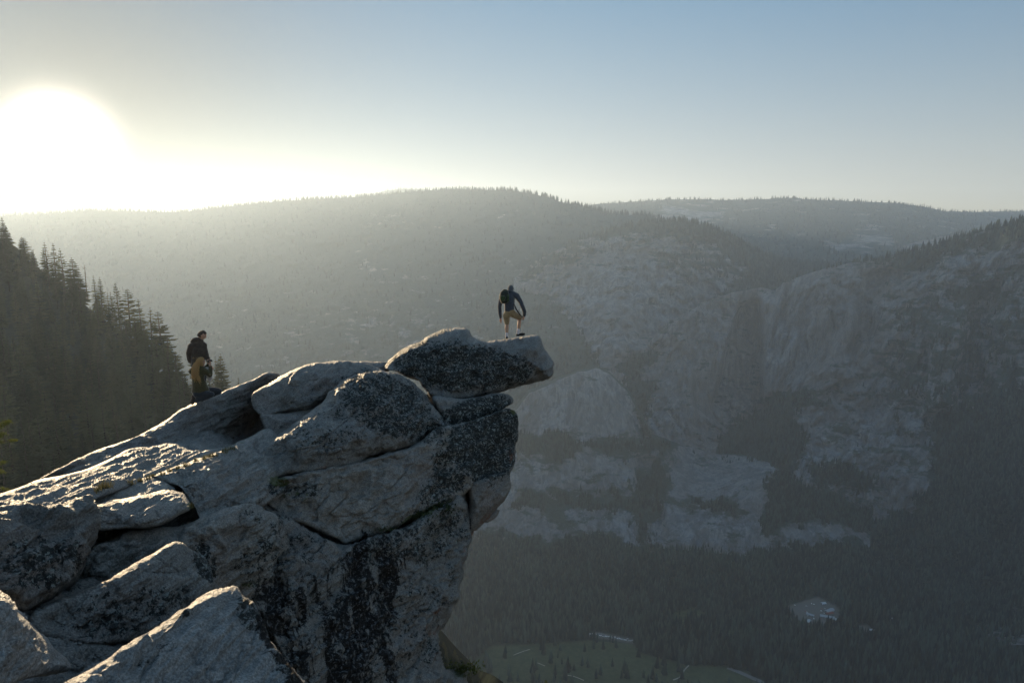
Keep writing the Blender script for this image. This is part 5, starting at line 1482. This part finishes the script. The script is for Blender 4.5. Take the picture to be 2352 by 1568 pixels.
# ---- kneeling woman ----------------------------------------------------------------------
T3 = 15.75
k3 = 0.1391 * T3 / F
O3 = at(401.9 + 0.1391 * 400, 735.0 + 0.1391 * 1385, T3)
def a3(x, y, dep=0.0): return ((x - 400) * k3, dep, (1385 - y) * k3)
root = empty('person', tuple(O3))
tag(root, 'kneeling woman with long blond hair and olive jacket holding a camera to her face', 'person')
hm_, HM = head_me(a3(462, 690, .05), math.radians(140), math.radians(4), 0, .95)
pts = [(*a3(425, 1140, 0), .125, .11), (*a3(420, 1010, 0), .10, .085), (*a3(415, 880, 0), .12, .095), (*a3(430, 800, .01), .09, .08), (*a3(450, 750, .03), .045), (*a3(458, 715, .04), .045),
       (*a3(330, 820, -.02), .05), (*a3(330, 900, .14), .04), (*a3(420, 860, .28), .034), (*a3(515, 735, .26), .023),
       (*a3(520, 830, .05), .05), (*a3(580, 905, .10), .040), (*a3(578, 820, .15), .034), (*a3(562, 745, .18), .023),
       (*a3(460, 1175, .06), .09), (*a3(580, 1180, .14), .075), (*a3(690, 1195, .16), .058), (*a3(570, 1255, .12), .05), (*a3(440, 1310, .08), .035),
       (*a3(410, 1190, -.06), .09), (*a3(520, 1200, -.06), .075), (*a3(625, 1215, -.06), .058), (*a3(480, 1275, -.08), .05), (*a3(350, 1320, -.08), .035)]
ed = [(0, 1), (1, 2), (2, 3), (3, 4), (4, 5), (3, 6), (6, 7), (7, 8), (8, 9), (3, 10), (10, 11), (11, 12), (12, 13), (0, 14), (14, 15), (15, 16), (16, 17), (17, 18), (0, 19), (19, 20), (20, 21), (21, 22), (22, 23)]
parts_ = [skin_me('body', pts, ed, M_SKIN), hm_] + hand_me(a3(562, 745, .18), (-.1, .1, 1), (-.7, -.5, 0), .45, .85, 1) + hand_me(a3(515, 738, .26), (.1, -.1, 1), (.6, -.6, 0), .45, .85, -1)
child(root, 'body', merge('body', parts_, M_SKIN))
jk = [(*a3(438, 1158, 0), .200, .16), (*a3(428, 1080, 0), .172, .14), (*a3(412, 975, 0), .135, .115), (*a3(410, 870, 0), .155, .12), (*a3(420, 805, .01), .13, .10), (*a3(445, 765, .03), .065, .06),
      (*a3(325, 830, -.02), .072), (*a3(325, 910, .14), .058), (*a3(415, 870, .27), .050), (*a3(505, 765, .26), .038),
      (*a3(520, 840, .05), .070), (*a3(575, 905, .10), .060), (*a3(576, 835, .15), .050), (*a3(566, 775, .18), .038)]
child(root, 'jacket', skin_me('jacket', jk, [(0, 1), (1, 2), (2, 3), (3, 4), (4, 5), (4, 6), (6, 7), (7, 8), (8, 9), (4, 10), (10, 11), (11, 12), (12, 13)], M_OLIVE))
tr_ = [(*a3(430, 1160, 0), .140, .12), (*a3(470, 1180, .06), .105), (*a3(590, 1180, .14), .090), (*a3(688, 1193, .16), .072), (*a3(570, 1250, .12), .062), (*a3(460, 1300, .08), .052),
       (*a3(410, 1195, -.06), .105), (*a3(520, 1205, -.06), .090), (*a3(628, 1215, -.06), .070), (*a3(490, 1270, -.08), .062), (*a3(370, 1310, -.08), .052)]
child(root, 'trousers', skin_me('trousers', tr_, [(0, 1), (1, 2), (2, 3), (3, 4), (4, 5), (0, 6), (6, 7), (7, 8), (8, 9), (9, 10)], M_DENIM))
child(root, 'boot', shoe_me('boot', a3(345, 1265, -.09), a3(310, 1362, -.10), a3(375, 1310, -.08), M_BOOT, .05, .05))
child(root, 'boot', shoe_me('boot', a3(440, 1255, .08), a3(415, 1345, .07), a3(470, 1298, .08), M_BOOT, .05, .05))
p, e = chain((*a3(515, 800, .14), .05, .03), (*a3(540, 900, .16), .06, .03), (*a3(560, 1000, .15), .05, .03))
child(root, 'scarf', skin_me('scarf', p, e, M_SCARF, 2))
hair = MB(); r = random.Random(5)
capm = cap_me(HM, .012, lambda x, y, z: (z > 0.35 or y > -0.15) and z > -0.75 and not (y < -0.5 and z < 0.7), M_HAIRL, 'hair', rough=.004, seed=3)
for i in range(420):
    a = r.uniform(0, 6.28)
    st = Vector(a3(455 + max(-38, min(38, r.gauss(0, 24))), 632 + abs(r.gauss(0, 22)), .03 + r.gauss(0, .04)))
    s_ = r.uniform(-1, 1)
    mid1 = Vector(a3(420 + s_ * 52, 740 + r.gauss(0, 12), -.075 - .03 * (1 - s_ * s_)))
    mid2 = Vector(a3(412 + s_ * 50 + r.gauss(0, 7), 860 + r.gauss(0, 12), -.140 + r.gauss(0, .012)))
    en = Vector(a3(425 + s_ * 34 + r.gauss(0, 14) + (38 if s_ > .2 else 0), 905 + r.gauss(0, 35) + 60 * max(0, s_), -.15 + r.gauss(0, .02)))
    P_ = catmull([tuple(st), tuple(mid1), tuple(mid2), tuple(en)], 5, False)
    wv = r.uniform(0, 6.28)
    for j in range(len(P_)): P_[j][0] += .006 * math.sin(j * .9 + wv)
    w0 = r.uniform(.003, .006)
    hair_prev = None
    for j, q in enumerate(P_):
        ww = w0 * (1 - .75 * j / len(P_))
        l, rr_ = Vector(q) - Vector((ww, 0, 0)), Vector(q) + Vector((ww, 0, 0))
        if hair_prev: hair.quad(hair_prev[0], hair_prev[1], rr_, l)
        hair_prev = (l, rr_)
for i in range(40):     # fly-away strands catching the light
    q0 = Vector(a3(440 + r.gauss(0, 40), 600 + r.uniform(0, 30), r.gauss(0, .04))); q1 = q0 + Vector((r.gauss(0, .03), 0, r.uniform(.0, .025))); q2 = q1 + Vector((r.gauss(0, .03), 0, -.02))
    hair.quad(q0, q0 + Vector((.002, 0, 0)), q1 + Vector((.002, 0, 0)), q1); hair.quad(q1, q1 + Vector((.002, 0, 0)), q2 + Vector((.001, 0, 0)), q2)
child(root, 'hair', merge('hair', [capm, hair.mesh('h', M_HAIRL, True)], M_HAIRL))
ca = empty('camera_in_hand', tuple(O3))
tag(ca, 'small black camera held up to the kneeling woman\'s face', 'camera')
def box_me(name, c, s, mat, rz=0.0, bev=0.006):
    bm_ = bmesh.new(); bmesh.ops.create_cube(bm_, size=1.0)
    bmesh.ops.scale(bm_, vec=s, verts=bm_.verts)
    bmesh.ops.bevel(bm_, geom=bm_.edges[:], offset=bev, segments=2, affect='EDGES')
    bmesh.ops.transform(bm_, matrix=Matrix.Translation(Vector(c)) @ Matrix.Rotation(rz, 4, 'Z'), verts=bm_.verts)
    me = bpy.data.meshes.new(name); bm_.to_mesh(me); bm_.free(); me.materials.append(mat)
    return me
child(ca, 'camera_body', box_me('camera_body', a3(535, 690, .20), (.11, .045, .07), M_BLACK, math.radians(-40)))
m = MB(); m.tube([a3(545, 690, .22), a3(570, 690, .27)], [.028, .026], 14); child(ca, 'lens', m.mesh('lens', M_BLACK, True))

# ------------------------------------------------------------------ village far below
M_CAR = [simple_mat('car_' + n, c, 0.35, 0.5) for n, c in (('white', (.75, .75, .75)), ('silver', (.45, .46, .48)), ('red', (.25, .03, .02)), ('dark', (.05, .055, .06)))]
M_GLASS = simple_mat('car_glass', (0.03, 0.035, 0.04), 0.15, 0.5)
M_TYRE = simple_mat('tyre', (0.02, 0.02, 0.02))
def car_meshes(k):
    prof = [(-2.2, .45), (-2.25, .9), (-1.5, 1.0), (-.9, 1.45), (.7, 1.45), (1.3, .98), (2.15, .85), (2.2, .4)]
    bm_ = bmesh.new()
    a = [bm_.verts.new((x, -.88, z)) for x, z in prof]; b = [bm_.verts.new((x, .88, z)) for x, z in prof]
    bm_.faces.new(a); bm_.faces.new(b[::-1])
    for i in range(len(a)): bm_.faces.new((a[i], b[i], b[(i + 1) % len(a)], a[(i + 1) % len(a)]))
    bmesh.ops.bevel(bm_, geom=bm_.edges[:], offset=.08, segments=2, affect='EDGES')
    me = bpy.data.meshes.new('car_body'); bm_.to_mesh(me); bm_.free(); me.materials.append(M_CAR[k])
    g = box_me('windows', (-.1, 0, 1.2), (1.9, 1.80, .34), M_GLASS, 0, .05)
    wh = MB()
    for x in (-1.4, 1.4):
        for y in (-.8, .8): wh.tube([(x, y - .1, .34), (x, y + .1, .34)], [.34, .34], 12)
    return me, g, wh
CARM = [car_meshes(k) for k in range(4)]
wheel = MB(); wheel.tube([(0, -.1, 0), (0, .1, 0)], [.34, .34], 12); WHEEL = wheel.mesh('wheel', M_TYRE, True)
def make_car(u, v, k, rz, lab, grp):
    p = on_floor(u, v)
    p[2] = ZV + 1.4 + 3.0 * float(fbm(np.array([[p[0], p[1], ZV]]) / 300.0, 3)[0])
    root = empty('parked_car', tuple(p), rz)
    link('car_body', CARM[k][0], root); link('windows', CARM[k][1], root)
    for x in (-1.4, 1.4):
        for y in (-.8, .8):
            o = link('wheel', WHEEL, root); o.location = (x, y, .34)
    tag(root, lab, 'car', grp)
rc = random.Random(8)
NAMES = ['white', 'silver', 'red', 'dark']
CL = ['%s car parked by the long meadow road far below' % n for n in NAMES]
for i in range(34):
    f = i / 33
    u = 1349 + f * 105; v = 1456 + f * 15 + rc.uniform(-2.0, 2.4)
    k = rc.choice([0, 0, 0, 1, 1, 3])
    make_car(u, v, k, rc.uniform(-.4, .1) + rc.choice([0, 1.57]), CL[k], NAMES[k] + ' cars along the long meadow road')
CL2 = ['%s vehicle in the village clearing among dark trees far below' % n for n in NAMES]
for i in range(40):
    x, y = rc.uniform(650, 1000), rc.uniform(925, 1090)
    if y > 1000 and x < 740: continue
    u, v = z5b((x, y))[0]
    k = rc.choice([0, 0, 1, 1, 2, 3])
    make_car(u, v, k, rc.uniform(0, 3), CL2[k], NAMES[k] + ' vehicles in the village clearing')
M_WALLB = simple_mat('building_wall', (.22, .2, .18), var=.2, scale=.3)
M_ROOFB = [simple_mat('roof_pale', (.30, .31, .33), .8), simple_mat('roof_brown', (.16, .10, .08)), simple_mat('roof_red', (.22, .08, .06)), simple_mat('roof_white', (.45, .46, .48), .8)]
M_WIN = simple_mat('window_glass', (.03, .035, .045), .15, .5)
def building(u, v, L, W, H, rz, k, lab):
    p = on_floor(u, v)
    root = empty('building', (p[0], p[1], ZV - 1.5), rz)
    link('wall', box_me('wall', (0, 0, H / 2), (L, W, H), M_WALLB, 0, .1), root)
    bm_ = bmesh.new(); o_ = .8; h = W * .28
    P_ = [(-L / 2 - o_, -W / 2 - o_, H), (L / 2 + o_, -W / 2 - o_, H), (L / 2 + o_, W / 2 + o_, H), (-L / 2 - o_, W / 2 + o_, H), (-L / 2 - o_, 0, H + h), (L / 2 + o_, 0, H + h)]
    vs = [bm_.verts.new(q) for q in P_]
    for f in ((0, 1, 5, 4), (2, 3, 4, 5), (1, 2, 5), (3, 0, 4), (3, 2, 1, 0)): bm_.faces.new([vs[i] for i in f])
    me = bpy.data.meshes.new('roof'); bm_.to_mesh(me); bm_.free(); me.materials.append(M_ROOFB[k])
    link('roof', me, root).location.z = .02
    n = max(2, int(L // 5))
    for i in range(n):
        for sy in (-1, 1):
            link('window', box_me('window', (-L / 2 + (i + .5) * L / n, sy * (W / 2 + .02), H * .55), (1.4, .1, 1.4), M_WIN, 0, .02), root)
    tag(root, lab, 'building')
for (x, y, L, W, H, rz, k, lab) in [
    (940, 985, 26, 11, 4, .5, 0, 'long pale-roofed building at the right of the village clearing'),
    (925, 1030, 34, 10, 4, -.35, 0, 'low pale building along the lower right edge of the village clearing'),
    (985, 1050, 12, 9, 4, -.5, 3, 'small white-roofed building at the lower right corner of the clearing'),
    (897, 931, 11, 8, 3.5, .2, 3, 'small bright building at the top of the village clearing'),
    (940, 1005, 20, 9, 4, .3, 2, 'red-roofed building inside the village clearing'),
    (800, 1015, 18, 8, 4, -.6, 0, 'pale building in the middle of the village clearing'),
    (785, 1062, 14, 8, 4, .6, 3, 'white building at the lower left tip of the village clearing'),
    (845, 1100, 10, 8, 4, 0, 3, 'small white building just below the village clearing among trees'),
    (1005, 1288, 22, 16, 5, -.7, 3, 'isolated bright-roofed building in the forest below the tan clearing'),
    (1380, 1045, 18, 9, 4, -.1, 0, 'pale roof alone among trees right of the tan clearing'),
    (1245, 1125, 10, 7, 3.5, 0, 3, 'tiny white hut at the edge of the tan clearing'),
    (1105, 1436, 26, 14, 5, -.45, 1, 'brown-roofed building in the dark forest near the bottom edge'),
    (1845, 1438, 12, 9, 4, -.6, 0, 'small pale roof near the bottom right corner'),
    (1640, 1300, 9, 7, 4, .3, 0, 'faint pale hut in the dark forest at lower right')]:
    u, v = z5b((x, y))[0]
    building(u, v, L, W, H, rz, k, lab)
# ------------------------------------------------------------------ haze
bm = bmesh.new()
bmesh.ops.create_cube(bm, size=1.0)
me = bpy.data.meshes.new('haze')
bm.to_mesh(me); bm.free()
hz = link('haze', me)
hz.scale = (12200, 10300, 1560)
hz.location = (1900, 3450, 1560 / 2 - 990)
tag(hz, 'thin bright evening haze filling the valley air', 'haze', kind='stuff')
hm = bpy.data.materials.new('haze_air')
hm.use_nodes = True
nt = hm.node_tree
for n_ in list(nt.nodes):
    if n_.type != 'OUTPUT_MATERIAL': nt.nodes.remove(n_)
pv = nt.nodes.new('ShaderNodeVolumePrincipled')
pv.inputs['Color'].default_value = (0.62, 0.785, 1.0, 1)
pv.inputs['Density'].default_value = 0.000072
pv.inputs['Anisotropy'].default_value = 0.50
nt.links.new(pv.outputs[0], nt.nodes['Material Output'].inputs['Volume'])
me.materials.append(hm)
